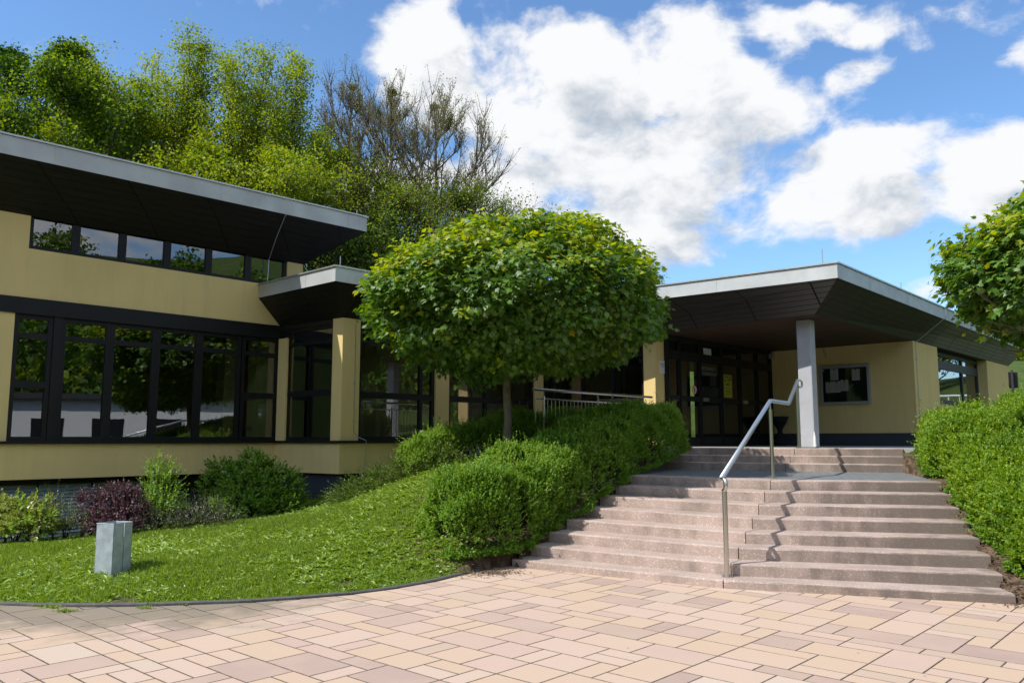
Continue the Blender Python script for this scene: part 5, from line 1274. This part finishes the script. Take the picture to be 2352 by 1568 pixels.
hedge('hedge', [(-.62, 11.08, .50, .84), (-.22, 11.4, .54, .88), (.2, 11.92, .54, .86)], 'rounded light green hedge lump at the foot of the steps on the left', 12500, hm, .6)
hedge('hedge', [(.55, 12.3, .52, .80), (1.1, 13.1, .56, .86), (1.6, 14.1, .62, .95), (2.3, 15.1, .60, .95), (2.85, 15.9, .5, .84)], 'long shaded dark green hedge behind the tree trunk, left of the upper steps', 16500, hm, .25)
hedge('hedge', [(-1.6, 14.5, .38, .62), (-.8, 14.9, .45, .70), (.1, 15.5, .45, .78), (1.0, 16.3, .45, .85)], 'sunlit bright green hedge on the bank to the left of the tree trunk', 9500, hm, .65)
hr_m = [M['hedge'], M['hedge_r']]
hedge('hedge', [(5.85, 8.9, .42, .52), (6.1, 9.8, .50, .64), (6.4, 10.9, .58, .70)], 'yellow green hedge beside the lower steps on the right', 11000, hr_m, .7, leaf=.042)
hedge('hedge', [(6.85, 12.2, .55, .76), (7.3, 13.2, .60, .80), (7.75, 14.3, .6, .78)], 'yellow green hedge in front of the cream wing, beside the upper steps', 11000, hr_m, .75, leaf=.044)
hedge('hedge', [(7.2, 9.6, .75, .75), (7.8, 10.9, .85, .85), (8.5, 12.6, .9, .9), (9.4, 14.2, .9, .9)], 'yellow green hedge at the right edge under the round maple', 15000, hr_m, .75, leaf=.044)

# low spreading juniper on the bank
def spread(name, label, cat, centres, n, mats, leaf, dirz, shoot, seedmi=.4, tmpl=LEAF, nl=9, group=None, spreadw=.8):
    """loose shrub from ellipsoid lobes (x, y, z, rx, ry, rz)"""
    C_ = np.array(centres, float); vol = (C_[:, 3] * C_[:, 4] * C_[:, 5]) ** .66; p = vol / vol.sum()
    i = RNG.choice(len(C_), n, p=p); d = rdir(n); d[:, 2] = np.abs(d[:, 2]) * 1.25 - .6; d = norm(d)
    r = 1 - .35 * RNG.uniform(0, 1, n) ** 1.5
    P = C_[i, :3] + d * C_[i, 3:] * r[:, None]
    P = P + d * (lump(P, 9, 11)[:, None] * .04 * C_[i, 3:4] / .4)
    dirs = norm(d * np.array([1, 1, 1]) + np.array([0, 0, dirz]) + .4 * rdir(n))
    lp_, y, z, sz = shoots(P, dirs, shoot * RNG.uniform(.5, 1.8, n), nl, leaf, spread=spreadw)
    mi = np.repeat((RNG.uniform(size=n) < seedmi) & (r > .9), nl).astype(int) if len(mats) > 1 else None
    o0_ = (float(C_[:, 0].mean()), float(C_[:, 1].mean()), float(height(C_[:, 0].mean(), C_[:, 1].mean(), raw=True)))
    root = thing(name, label, cat, group, loc=o0_)
    cards('foliage', tmpl, lp_ - np.array(o0_), y, z, sz, mats, root, mi)
    mb = MB(); rq = random.Random(len(centres))
    for c in C_:
        for _ in range(5):
            e = (c[0] + rq.uniform(-.7, .7) * c[3] - o0_[0], c[1] + rq.uniform(-.7, .7) * c[4] - o0_[1], c[2] + rq.uniform(.2, .9) * c[5] - o0_[2])
            zb_ = float(height(c[0], c[1], raw=True)) - o0_[2] - .03
            mb.tube([(c[0] - o0_[0], c[1] - o0_[1], zb_), ((c[0] - o0_[0] + e[0]) / 2 + .03, (c[1] - o0_[1] + e[1]) / 2, (zb_ + e[2]) * .6), e], [.012, .008, .004], 5)
    mb.build('stems', M['twig'], root)
    return root
spread('juniper_shrub', 'low spreading olive green juniper hanging over the bank below the bay', 'shrub',
       [(-2.55, 14.6, .72, .45, .35, .20), (-2.1, 14.5, .88, .5, .35, .25), (-1.6, 14.3, 1.03, .5, .35, .28), (-1.2, 14.2, 1.18, .35, .3, .3), (-2.9, 14.6, .62, .3, .3, .12)], 2600, [M['juniper'], M['hedge']], .028, .1, .16, .2, nl=12, spreadw=.5)
spread('leafy_plant', 'loose broad-leaved plant rising behind the juniper by the window', 'shrub', [(-1.55, 15.2, 1.45, .35, .25, .22), (-1.25, 15.3, 1.55, .2, .2, .25)], 60, [M['shrub_g']], .09, .7, .18, nl=7, tmpl=OVAL)
# shrubs along the left wall
def hpt(px, py, y): p = aty(px, py, y); return p
def lob(px, py, rx, ry, y, rd=None):
    p = aty(px, py, y); k = y / F; return (p[0], y, p[2] - .05, rx * k * .86, (rd or rx * .7) * k, ry * k * .84)
spread('shrub', 'yellow green variegated shrub at the far left edge of the lawn', 'shrub', [lob(35, 1195, 60, 42, 13.1), (lob(15, 1175, 40, 30, 13.2)), lob(85, 1180, 35, 28, 13.2), lob(70, 1205, 60, 28, 13.0), lob(-30, 1190, 50, 50, 13.2)], 640, [M['shrub_y'], M['hedge_y']], .075, .5, .15, .3, nl=8, tmpl=OVAL)
spread('shrub', 'small-leaved grey green shrub left of the purple barberry', 'shrub', [lob(150, 1195, 45, 30, 13.3), lob(125, 1150, 16, 22, 13.5), lob(185, 1200, 35, 25, 13.2)], 520, [M['shrub_o'], M['hedge']], .022, .8, .20, .25, nl=12)
spread('purple_shrub', 'dark purple barberry shrub behind the metal bin', 'shrub', [lob(255, 1170, 55, 34, 13.5), lob(298, 1163, 36, 34, 13.5), lob(212, 1140, 26, 12, 13.5), lob(270, 1195, 62, 22, 13.3), lob(275, 1128, 35, 18, 13.6)], 1250, [M['shrub_p']], .036, .35, .13, nl=12, tmpl=OVAL)
spread('shrub', 'tall narrow yellow green shrub between the purple and the large green bush', 'shrub', [lob(368, 1085, 24, 26, 14.1), lob(372, 1120, 28, 32, 14.1), lob(365, 1165, 36, 36, 13.9), lob(392, 1150, 18, 36, 14.0)], 420, [M['shrub_g'], M['hedge_y']], .045, 1.0, .20, .55, nl=9, tmpl=OVAL)
spread('shrub', 'low olive brown ground shrub between the tall shrub and the large green bush', 'shrub', [lob(420, 1185, 45, 22, 13.7), lob(470, 1180, 50, 24, 13.9), lob(515, 1190, 30, 14, 13.6), lob(355, 1195, 40, 16, 13.5), lob(490, 1160, 25, 22, 14.2)], 800, [M['shrub_o'], M['hedge']], .022, .7, .2, .18, nl=12)
spread('shrub', 'large rounded glossy green bush against the wall below the bay', 'shrub', [lob(575, 1105, 68, 60, 14.9), lob(635, 1120, 62, 52, 15.0), lob(560, 1155, 65, 35, 14.6), lob(645, 1160, 50, 30, 14.8), lob(585, 1060, 30, 24, 15.1), lob(505, 1075, 25, 24, 15.2), lob(495, 1120, 30, 40, 15.2)], 1900, [M['shrub_g'], M['hedge_y']], .058, .5, .13, .5, nl=9, tmpl=OVAL)

# ------------------------------------------------------------ round maples
def tubes_np(name, segs, sides, m, parent=None, origin=(0, 0, 0)):
    S = np.array(segs, float); n = len(S); a, b, ra, rb = S[:, 0:3] - origin, S[:, 3:6] - origin, S[:, 6], S[:, 7]
    d = norm(b - a); ref = np.where(np.abs(d[:, 2:3]) < .9, [[0, 0, 1.]], [[1., 0, 0]]); u = norm(np.cross(d, ref)); w = np.cross(d, u)
    ang = np.linspace(0, 2 * np.pi, sides, endpoint=False); ca, sa = np.cos(ang)[None, :, None], np.sin(ang)[None, :, None]
    ring = u[:, None, :] * ca + w[:, None, :] * sa
    V = np.concatenate([a[:, None, :] + ring * ra[:, None, None], b[:, None, :] + ring * rb[:, None, None]], 1)
    k = np.arange(sides); k2 = (k + 1) % sides
    f = np.stack([k, k2, k2 + sides, k + sides], -1)[None] + (np.arange(n) * 2 * sides)[:, None, None]
    return np_mesh(name, V.reshape(-1, 3), f.ravel(), np.full(n * sides, 4), m, parent, smooth=True)
def ball_maple(name, label, base, htrunk, cz, a, up, dn, nsh, seed, leafs=.125, bumps=()):
    """crown: squashed ball, radius a, reaching up / dn from the centre height cz"""
    bx, by, bz = base; r0 = np.random.default_rng(seed)
    root = thing(name, label, 'tree', 'ball-headed maples', loc=base)
    n = nsh; d = norm(r0.normal(size=(n, 3)))
    # crown lobes: surface lumps of several sizes
    def surf(d, extra=0.):
        dz = d * np.array([1, 1, 2.2]); l = lump(d * 1.0, 2.3, seed) * .06 + lump(dz, 5.5, seed + 1) * .085 + lump(dz, 11, seed + 2) * .06
        e = np.where(d[:, 2] > 0, up, dn)
        # flatter underside, rounded shoulder
        k = 1 / (np.abs(np.hypot(d[:, 0], d[:, 1])) ** 2.08 + np.abs(d[:, 2]) ** 2.08) ** (1 / 2.08)
        q = d * k[:, None] * np.stack([np.full(len(d), a), np.full(len(d), a), e], 1) * (1 + l + extra)[:, None]
        for (ux, uy, uz, s_, h_) in bumps:
            w = np.exp(-(((d - np.array([ux, uy, uz])) ** 2).sum(1)) / s_); q = q + np.array([0, 0, 1.0]) * (w * h_)[:, None]
        return q
    depth = np.where(r0.uniform(size=n) < .62, r0.uniform(-.05, .03, n), -r0.uniform(.02, .38, n))
    P = surf(d, depth)
    nrm = norm(P / np.array([a, a, up]) ** 2 * a)
    dirs = norm(nrm * 1.0 + np.array([0, 0, .15]) + .35 * norm(r0.normal(size=(n, 3))))
    nl = 7
    t = np.tile(np.linspace(.1, 1, nl), n)[:, None]; B = np.repeat(P, nl, 0); D = np.repeat(dirs, nl, 0); NN = np.repeat(nrm, nl, 0)
    SLn = np.repeat(np.where(r0.uniform(size=n) < .08, .38, .24), nl)[:, None]
    lp_ = B + D * t * SLn + norm(np.cross(D, r0.normal(size=(n * nl, 3)))) * .09
    lp_[:, 2] -= .02
    hor = NN * np.array([1, 1, .2]); side = r0.normal(size=(n * nl, 3)) * .55
    y = norm(hor + side - np.array([0, 0, .38]))
    z = norm(np.array([0, 0, .9]) + NN * .75 + r0.normal(size=(n * nl, 3)) * .38)
    s = leafs * r0.uniform(.62, 1.2, n * nl)
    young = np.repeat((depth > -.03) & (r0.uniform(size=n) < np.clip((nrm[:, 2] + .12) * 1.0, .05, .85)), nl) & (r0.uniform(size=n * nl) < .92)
    C_ = np.array([.08, 0, cz - bz])
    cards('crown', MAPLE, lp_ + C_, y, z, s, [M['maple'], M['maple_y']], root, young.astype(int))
    # trunk and limbs
    segs = []; zt_ = htrunk; rr = random.Random(seed)
    prev = Vector((0, 0, -.15)); pr = .088
    for i in range(1, 9):
        f = i / 8; p = Vector((.03 * math.sin(f * 3) + .015 * rr.uniform(-1, 1), .02 * math.sin(f * 5), zt_ * f)); r_ = .076 - .014 * f; segs.append([*prev, *p, pr, r_]); prev, pr = p, r_
    tips = []
    def grow(p, d, L_, r_, lv):
        if lv == 0: return
        q = p
        for k in range(3):
            d = (d + Vector((rr.uniform(-.2, .2), rr.uniform(-.2, .2), rr.uniform(-.05, .15)))).normalized(); q2 = q + d * L_ / 3; segs.append([*q, *q2, r_ * (1 - k * .2), r_ * (.8 - k * .2)]); q = q2
            if k: 
                for _ in range(2): grow(q, (d + Vector((rr.uniform(-.9, .9), rr.uniform(-.9, .9), rr.uniform(-.3, .5)))).normalized(), L_ * .62, r_ * .5, lv - 1)
    for k in range(9):
        an = k * 2.4 + rr.uniform(-.3, .3); el = rr.uniform(.05, 1.1); grow(prev, Vector((math.cos(an) * math.cos(el), math.sin(an) * math.cos(el), math.sin(el))), a * .62, .032, 3)
    tubes_np('trunk', segs, 8, M['barkg'], root)
    return root
TY = 14.0
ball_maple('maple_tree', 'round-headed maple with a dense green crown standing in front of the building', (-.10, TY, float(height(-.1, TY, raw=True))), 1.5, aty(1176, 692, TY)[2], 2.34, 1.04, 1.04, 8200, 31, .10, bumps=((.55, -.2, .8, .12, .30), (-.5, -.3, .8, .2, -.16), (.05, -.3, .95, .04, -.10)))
hz = float(height(7.25, 10.3, raw=True))
ball_maple('maple_tree', 'round-headed maple cut off by the right edge of the photo, above the hedge', (7.5, 10.3, hz), 1.9, aty(2352, 618, 10.3)[2], 1.48, 1.03, .84, 4600, 77, .104, bumps=((-.5, -.3, .8, .1, .08),))

# ------------------------------------------------------------ trees on the slope behind
def wild_tree(label, px, ytop, Y, width, cat='tree', mats=None, style='broad', nleaf=9000, seed=1, leafs=.16, group='trees on the slope behind the hall', bark='bark', name='broadleaf_tree', crownlow=.3):
    x = ray(px, HOR)[0] / ray(px, HOR)[1] * Y
    gz_ = float(height(x, Y, raw=True)); top = aty(px, ytop, Y)[2]; Ht = top - gz_; W = width * Y / F / 2
    rr = random.Random(seed); r0 = np.random.default_rng(seed)
    segs = []; tips = []
    asc = {'broad': .75, 'bare': 1.25, 'vase': 1.1, 'column': 1.3}[style]
    def grow(p, d, L_, r_, lv):
        q = p; k_ = 4
        for k in range(k_):
            d = (d + Vector((rr.uniform(-.16, .16), rr.uniform(-.16, .16), .10 * asc))).normalized(); q2 = q + d * (L_ / k_)
            r1, r2 = r_ * (1 - .75 * k / k_), r_ * (1 - .75 * (k + 1) / k_); segs.append([*q, *q2, max(r1, .006 if style == 'bare' else .007), max(r2, .0045)]); q = q2
            if lv > 0 and k >= 1:
                nb = 2 if lv > 1 else (4 if style == 'bare' else 2)
                for _ in range(nb):
                    s_ = Vector((rr.uniform(-1, 1), rr.uniform(-1, 1), rr.uniform(-.1, .6) * asc)).normalized()
                    grow(q, (d * (.75 if style != 'broad' else .5) + s_ * .62).normalized(), L_ * rr.uniform(.42, .62), r_ * .45, lv - 1)
            if lv <= 1: tips.append((q, d))
        tips.append((q, d))
    p = Vector((0, 0, -.3)); tr_ = Ht * .012 + .03; nst = 9; prev = p; lean = Vector((rr.uniform(-.03, .03), rr.uniform(-.03, .03), 0)); pr = tr_ * 1.2
    for i in range(1, nst + 1):
        f = i / nst; q = Vector((lean.x * Ht * f + rr.uniform(-.08, .08), lean.y * Ht * f + rr.uniform(-.08, .08), Ht * .93 * f)); rq = tr_ * (1 - .88 * f); segs.append([*prev, *q, pr, rq]); prev, pr = q, rq
        if f > crownlow - .05:
            g = (f - crownlow) / (1 - crownlow + .01); prof = math.sin(min(1, max(.05, g * .85 + .18)) * math.pi) if style != 'vase' else math.sin(min(1, g * .7 + .25) * math.pi)
            for k in range(4 if style != 'bare' else 5):
                an = rr.uniform(0, 6.28); el = rr.uniform(.25, .7) * asc
                L_ = W * prof * rr.uniform(.75, 1.15) / max(.35, math.cos(min(el + .25, 1.25)))
                L_ = min(L_, Ht * (1 - f) * 1.15 + W * .35)
                grow(q, Vector((math.cos(an) * math.cos(el), math.sin(an) * math.cos(el), math.sin(el))), L_, rq * .6 + .012, 2)
    if style in ('vase', 'bare'):
        nlead = 15 if style == 'vase' else 5
        if style == 'vase': tips = []; segs = segs[:nst]
        for k in range(nlead):
            f0 = rr.uniform(.18, .5); b0_ = Vector((lean.x * Ht * f0, lean.y * Ht * f0, Ht * .93 * f0)); an = k * 2.4 + rr.uniform(-.4, .4)
            rad_ = W * math.sqrt(rr.uniform(.02, 1)) * (.95 if style == 'vase' else 1.0); zt2_ = Ht * (1 - .36 * (rad_ / W) ** 1.6 - rr.uniform(0, .06))
            e_ = Vector((math.cos(an) * rad_, math.sin(an) * rad_, zt2_)); c_ = Vector((e_.x * .55, e_.y * .55, b0_.z + (e_.z - b0_.z) * .35)); m_ = 16; q = b0_; r0_ = .05 + .012 * (Ht - 8) * .3
            for j in range(1, m_ + 1):
                f = j / m_; q2 = b0_ * (1 - f) ** 2 + c_ * 2 * f * (1 - f) + e_ * f * f + Vector((rr.uniform(-.06, .06), rr.uniform(-.06, .06), 0)); segs.append([*q, *q2, r0_ * (1 - .9 * (f - 1 / m_)), r0_ * (1 - .9 * f)]); dl = (q2 - q).normalized(); q = q2
                if f < .15: continue
                tl_ = (.35 + .95 * math.sin(math.pi * min(1, f * .9 + .05))) * (W * .46 if style == 'vase' else W * .40)
                for _ in range(2 if style == 'vase' else 3):
                    a2 = rr.uniform(0, 6.28); td = (dl * .75 + Vector((math.cos(a2), math.sin(a2), rr.uniform(.1, .5))) * .8).normalized(); L2 = tl_ * rr.uniform(.5, 1.1); w0 = q
                    for j2 in range(3):
                        td = (td + Vector((rr.uniform(-.15, .15), rr.uniform(-.15, .15), .14))).normalized(); w1_ = w0 + td * L2 / 3; segs.append([*w0, *w1_, .014 - .003 * j2, .011 - .003 * j2]); tips.append((w1_, td)); tips.append((w0.lerp(w1_, .5), td))
                        if j2 and style == 'bare' or j2 == 1:
                            for _ in range(2): a3 = rr.uniform(0, 6.28); t3 = (td + Vector((math.cos(a3), math.sin(a3), .4)) * .7).normalized(); w2 = w1_ + t3 * L2 * .35; segs.append([*w1_, *w2, .006, .003]); tips.append((w2, t3))
                        w0 = w1_
            tips.append((q, dl)); tips.append((q, dl))
    for k in range(3): tips.append((prev, Vector((0, 0, 1))))
    root = thing(name, label, cat, group, loc=(x, Y, gz_))
    tubes_np('trunk', segs, 5 if style != 'bare' else 4, M[bark], root)
    nleaf = int(nleaf * (1.8 if style == 'broad' else 2.6 if style == 'vase' else 2.2)); T = np.array([[*a, *b] for a, b in tips]); i = r0.choice(len(T), nleaf)
    sp_ = {'broad': .25, 'vase': .24, 'bare': .08, 'column': .2}[style]
    P = T[i, :3] + r0.normal(size=(nleaf, 3)) * sp_ * np.array([1, 1, .7])
    y = norm(T[i, 3:] * .3 + r0.normal(size=(nleaf, 3)) * .7 - np.array([0, 0, .25])); z = norm(np.array([-.25, -.25, 1.]) + r0.normal(size=(nleaf, 3)) * .5)
    if not isinstance(mats, list): mats = [mats]
    mi = (r0.uniform(size=nleaf) < .5).astype(int) if len(mats) > 1 else None
    cards('crown', LEAF * np.array([1.15, 1, 1]), P, y, z, leafs * (.72 if style == 'broad' else .62) * r0.uniform(.6, 1.25, nleaf), [M[m] for m in mats], root, mi)
    return root
wild_tree('dark green maple at the far left above the hall roof', 60, 55, 27, 290, mats=['tree_dark', 'tree_mid'], nleaf=26000, seed=2, leafs=.17)
wild_tree('dark green tree cut off by the left edge above the hall roof', -60, 90, 30, 300, mats=['tree_dark'], nleaf=16000, seed=22, leafs=.17)
wild_tree('yellow green tree second from the left above the hall roof', 205, 52, 28, 250, mats=['tree_yel', 'tree_mid'], nleaf=20000, seed=3, leafs=.16, style='vase')
wild_tree('slender yellow green tree with a twin top behind the hall roof', 320, 105, 31, 160, mats=['tree_yel'], nleaf=9000, seed=4, leafs=.15, style='vase')
wild_tree('tallest pale green tree with a pointed open top behind the hall roof', 400, 48, 29, 190, mats=['tree_mid', 'tree_yel'], nleaf=15000, seed=5, leafs=.15, style='vase')
wild_tree('broad pale green tree right of the tallest one behind the hall roof', 535, 48, 29, 240, mats=['tree_yel', 'tree_mid'], nleaf=17000, seed=6, leafs=.15, style='vase')
wild_tree('small-leaved grey green birch peeking out behind the broad pale tree', 585, 92, 36, 150, mats=['tree_oliv'], nleaf=9000, seed=16, leafs=.11, style='vase', bark='barkg')
wild_tree('yellow green tree leaning over the middle of the eave', 650, 115, 30, 200, mats=['tree_yel', 'tree_mid'], nleaf=15000, seed=7, leafs=.15, style='vase')
wild_tree('round yellow green tree low over the hall eave', 440, 300, 27, 260, mats=['tree_yel', 'tree_mid'], nleaf=17000, seed=8, leafs=.15)
wild_tree('round yellow green tree low above the right part of the hall eave', 620, 330, 28, 260, mats=['tree_yel', 'tree_mid'], nleaf=17000, seed=9, leafs=.15)
wild_tree('dark green tree filling the gap low behind the hall roof on the left', 250, 230, 33, 300, mats=['tree_dark', 'tree_mid'], nleaf=18000, seed=10, leafs=.17)
wild_tree('almost bare tree with brown twigs left of the other bare trees', 790, 150, 34, 150, mats=['bud'], nleaf=5000, seed=11, leafs=.10, style='bare', bark='barkg')
wild_tree('almost bare tree with upswept branches in the middle of the sky gap', 885, 160, 33, 190, mats=['bud', 'tree_oliv'], nleaf=7000, seed=12, leafs=.10, style='bare', bark='barkg')
wild_tree('wide bare-twigged tree with fanned branches nearest the big cloud', 1000, 195, 34, 240, mats=['bud', 'tree_oliv'], nleaf=8000, seed=13, leafs=.10, style='bare', bark='barkg', crownlow=.25)
wild_tree('olive green tree below the bare trees', 900, 400, 31, 260, mats=['tree_oliv', 'tree_mid'], nleaf=11000, seed=14, leafs=.12)
wild_tree('olive green tree beside the end of the hall eave', 760, 330, 32, 220, mats=['tree_mid', 'tree_oliv'], nleaf=11000, seed=15, leafs=.13)
wild_tree('dark green bushy tree just above the bay roof', 790, 500, 30, 260, mats=['tree_dark', 'tree_mid'], nleaf=14000, seed=18, leafs=.14)
wild_tree('dense olive tree directly behind the crown of the round maple', 1040, 420, 33, 300, mats=['tree_oliv', 'tree_mid'], nleaf=13000, seed=19, leafs=.12)
wild_tree('small dark tree top just right of the bare trees', 1142, 445, 46, 110, mats=['conifer', 'tree_dark'], nleaf=9000, seed=20, leafs=.14, style='vase')
wild_tree('tiny green tree top peeking over the entrance roof', 1505, 628, 42, 90, mats=['tree_mid'], nleaf=5000, seed=21, leafs=.14, style='broad')
# bushes beyond the right end of the building
for i, (px, py, Y, wd, l) in enumerate(((2325, 818, 44, 100, 'green bush on the grassy slope beside the end of the entrance wing'), (2400, 780, 50, 160, 'taller bush on the grassy slope at the right edge of the photo'))):
    wild_tree(l, px, py, Y, wd, mats=['tree_mid', 'tree_yel'], nleaf=6000, seed=40 + i, leafs=.17, group='bushes on the far slope', name='bush', crownlow=.1)

# distant woods as one mass each (also what the windows reflect)
def woods(name, label, pts, seed, size=.9, n_per=420):
    r0 = np.random.default_rng(seed); P = []; S = []
    for (x, y, w, h) in pts:
        z = float(height(x, y, raw=True)); d = norm(r0.normal(size=(n_per, 3))); d[:, 2] = np.abs(d[:, 2]) * 1.0 - .2
        rad = (1 + .25 * lump(d * 2 + x, 2, seed))[:, None] * r0.uniform(.75, 1.05, (n_per, 1))
        P.append(np.array([x, y, z + h * .5]) + d * rad * np.array([w, w, h * .55])); S.append(np.full(n_per, size))
    P = np.concatenate(P); S = np.concatenate(S) * r0.uniform(.6, 1.2, len(P)); n = len(P)
    o = cards(name, OVAL, P, r0.normal(size=(n, 3)), norm(np.array([0, 0, 1.]) + r0.normal(size=(n, 3)) * .7), S, [M['tree_mid'], M['tree_dark']], None, (r0.uniform(size=n) < .65).astype(int))
    return tag(o, label, 'woods', kind='stuff')
rw = random.Random(9)
woods('woods', 'dark green woods closing the gaps between the trees behind the hall', [(rw.uniform(-62, -16), rw.uniform(44, 62), rw.uniform(3, 5), rw.uniform(7, 9.5)) for _ in range(36)] + [(rw.uniform(-15, -3), rw.uniform(42, 50), 2.6, 5.0) for _ in range(10)] + [(rw.uniform(-26, -9), rw.uniform(29, 36), 2.5, 6.0) for _ in range(12)], 5, .34, 950)
woods('opposite_woods', 'wooded hillside opposite the building, mirrored in its windows', [(70 + rw.uniform(-25, 60), rw.uniform(-70, 35), rw.uniform(4, 7), rw.uniform(9, 15)) for _ in range(110)], 6, .9, 620)

# ------------------------------------------------------------ things beyond the right end
sg = thing('road_sign', 'dark back of a square traffic sign on a grey post beyond the entrance wing', 'sign')
Ys = 22.5
a = aty(2315.6, 854, Ys); b = aty(2340, 891, Ys); pc_ = aty(2326.5, 917, Ys)
mb = MB(); mb.prism([(a[0], Ys), (b[0], Ys), (b[0], Ys + .02), (a[0], Ys + .02)], b[2], a[2]); mb.build('panel', M['ink'], sg, bevel=.02)
mb = MB(); mb.tube([(pc_[0], Ys - .04, 1.0), (pc_[0], Ys - .04, a[2] + .05)], .03, 10); mb.build('post', M['grey_frame'], sg)
def guard(label, pts, z):
    g = thing('guard_rail', label, 'guard rail'); mb = MB()
    for (x0, y0), (x1, y1) in zip(pts[:-1], pts[1:]):
        for k in range(2):
            zz = z - k * .42
            mb.hexa([(x0, y0, zz), (x1, y1, zz), (x1, y1 + .06, zz), (x0, y0 + .06, zz), (x0, y0, zz + .28), (x1, y1, zz + .28), (x1, y1 + .06, zz + .28), (x0, y0 + .06, zz + .28)])
    mb.build('rail', M['white'], g)
    for i, (x, y) in enumerate(pts):
        mb = MB(); mb.box(x - .06, x + .06, y + .07, y + .17, z - 1.6, z + .2); mb.build('post', M['galv'], g)
ga = aty(2330, 868, 38)
guard('white painted steel guard rail on the grassy slope at the right edge', [(ga[0] - 3 + 4 * i, 38 + .2 * i) for i in range(6)], ga[2])
# white balustrade across the road, seen mirrored in the right-hand windows
# low white house across the forecourt, mirrored in the hall windows
def house(label, c, ang, w, dpt, h, z0):
    t = thing('white_house', label, 'building', loc=(c[0], c[1], z0)); t.rotation_euler.z = ang
    mb = MB(); mb.box(-w / 2, w / 2, -dpt / 2, dpt / 2, 0, h); mb.build('wall', M['white'], t)
    mb = MB(); mb.box(-w / 2 - .5, w / 2 + .5, -dpt / 2 - .5, dpt / 2 + .5, h + .002, h + .35); mb.build('roof', M['grey_frame'], t)
    k = -w / 2 + 1.5
    while k < w / 2 - 2:
        mb = MB(); mb.box(k, k + 1.8, -dpt / 2 - .04, -dpt / 2 + .1, h * .32, h * .72); o = mb.build('window', M['black'], t)
        k += 3.4
    return t
dirv = Vector((.887, -.43)); pv = Vector((-.43, -.887))
def rp_(dist, lat): p = Vector((-6.5, 16)) + dirv * dist + Vector((.43, .887)) * lat; return (p.x, p.y)
ang0 = math.atan2(dirv.y, dirv.x) + math.pi / 2 + math.pi
house('low white flat-roofed house opposite the hall, mirrored in its windows', rp_(44, 3), ang0 + .25, 16, 7, 4.3, -.2)
house('long white garage opposite the hall, mirrored in its left windows', rp_(38, -14), ang0 - .1, 12, 6, 2.6, -.4)

rl = thing('bar_railing', 'white bar railing off to the right, mirrored in the entrance wing window', 'railing')
ra, rb = Vector((20.2, 30.5)), Vector((23.8, 24.0)); z_r = max(float(height(ra.x, ra.y)), float(height(rb.x, rb.y)))
mb = MB()
for zz in (z_r + 1.05, z_r + .15): mb.tube([P3(ra, zz), P3(rb, zz)], .045, 8)
mb.build('rail', M['white'], rl)
for k in range(21):
    p = ra.lerp(rb, k / 20); mb = MB(); mb.tube([P3(p, z_r - .1), P3(p, z_r + 1.05)], .022, 6); mb.build('bar', M['white'], rl)
for i, (px, py, Y) in enumerate(((3000, 660, 36), (3350, 640, 33), (2760, 700, 41))):
    wild_tree(['middle bush of the slope off to the right, mirrored in the wing window', 'rightmost bush of the slope off to the right, mirrored in the wing window', 'leftmost bush of the slope off to the right, mirrored in the wing window'][i], px, py, Y, 260, mats=['tree_mid', 'tree_dark'], nleaf=5000, seed=60 + i, leafs=.22, group='bushes on the far slope', name='bush', crownlow=.1)
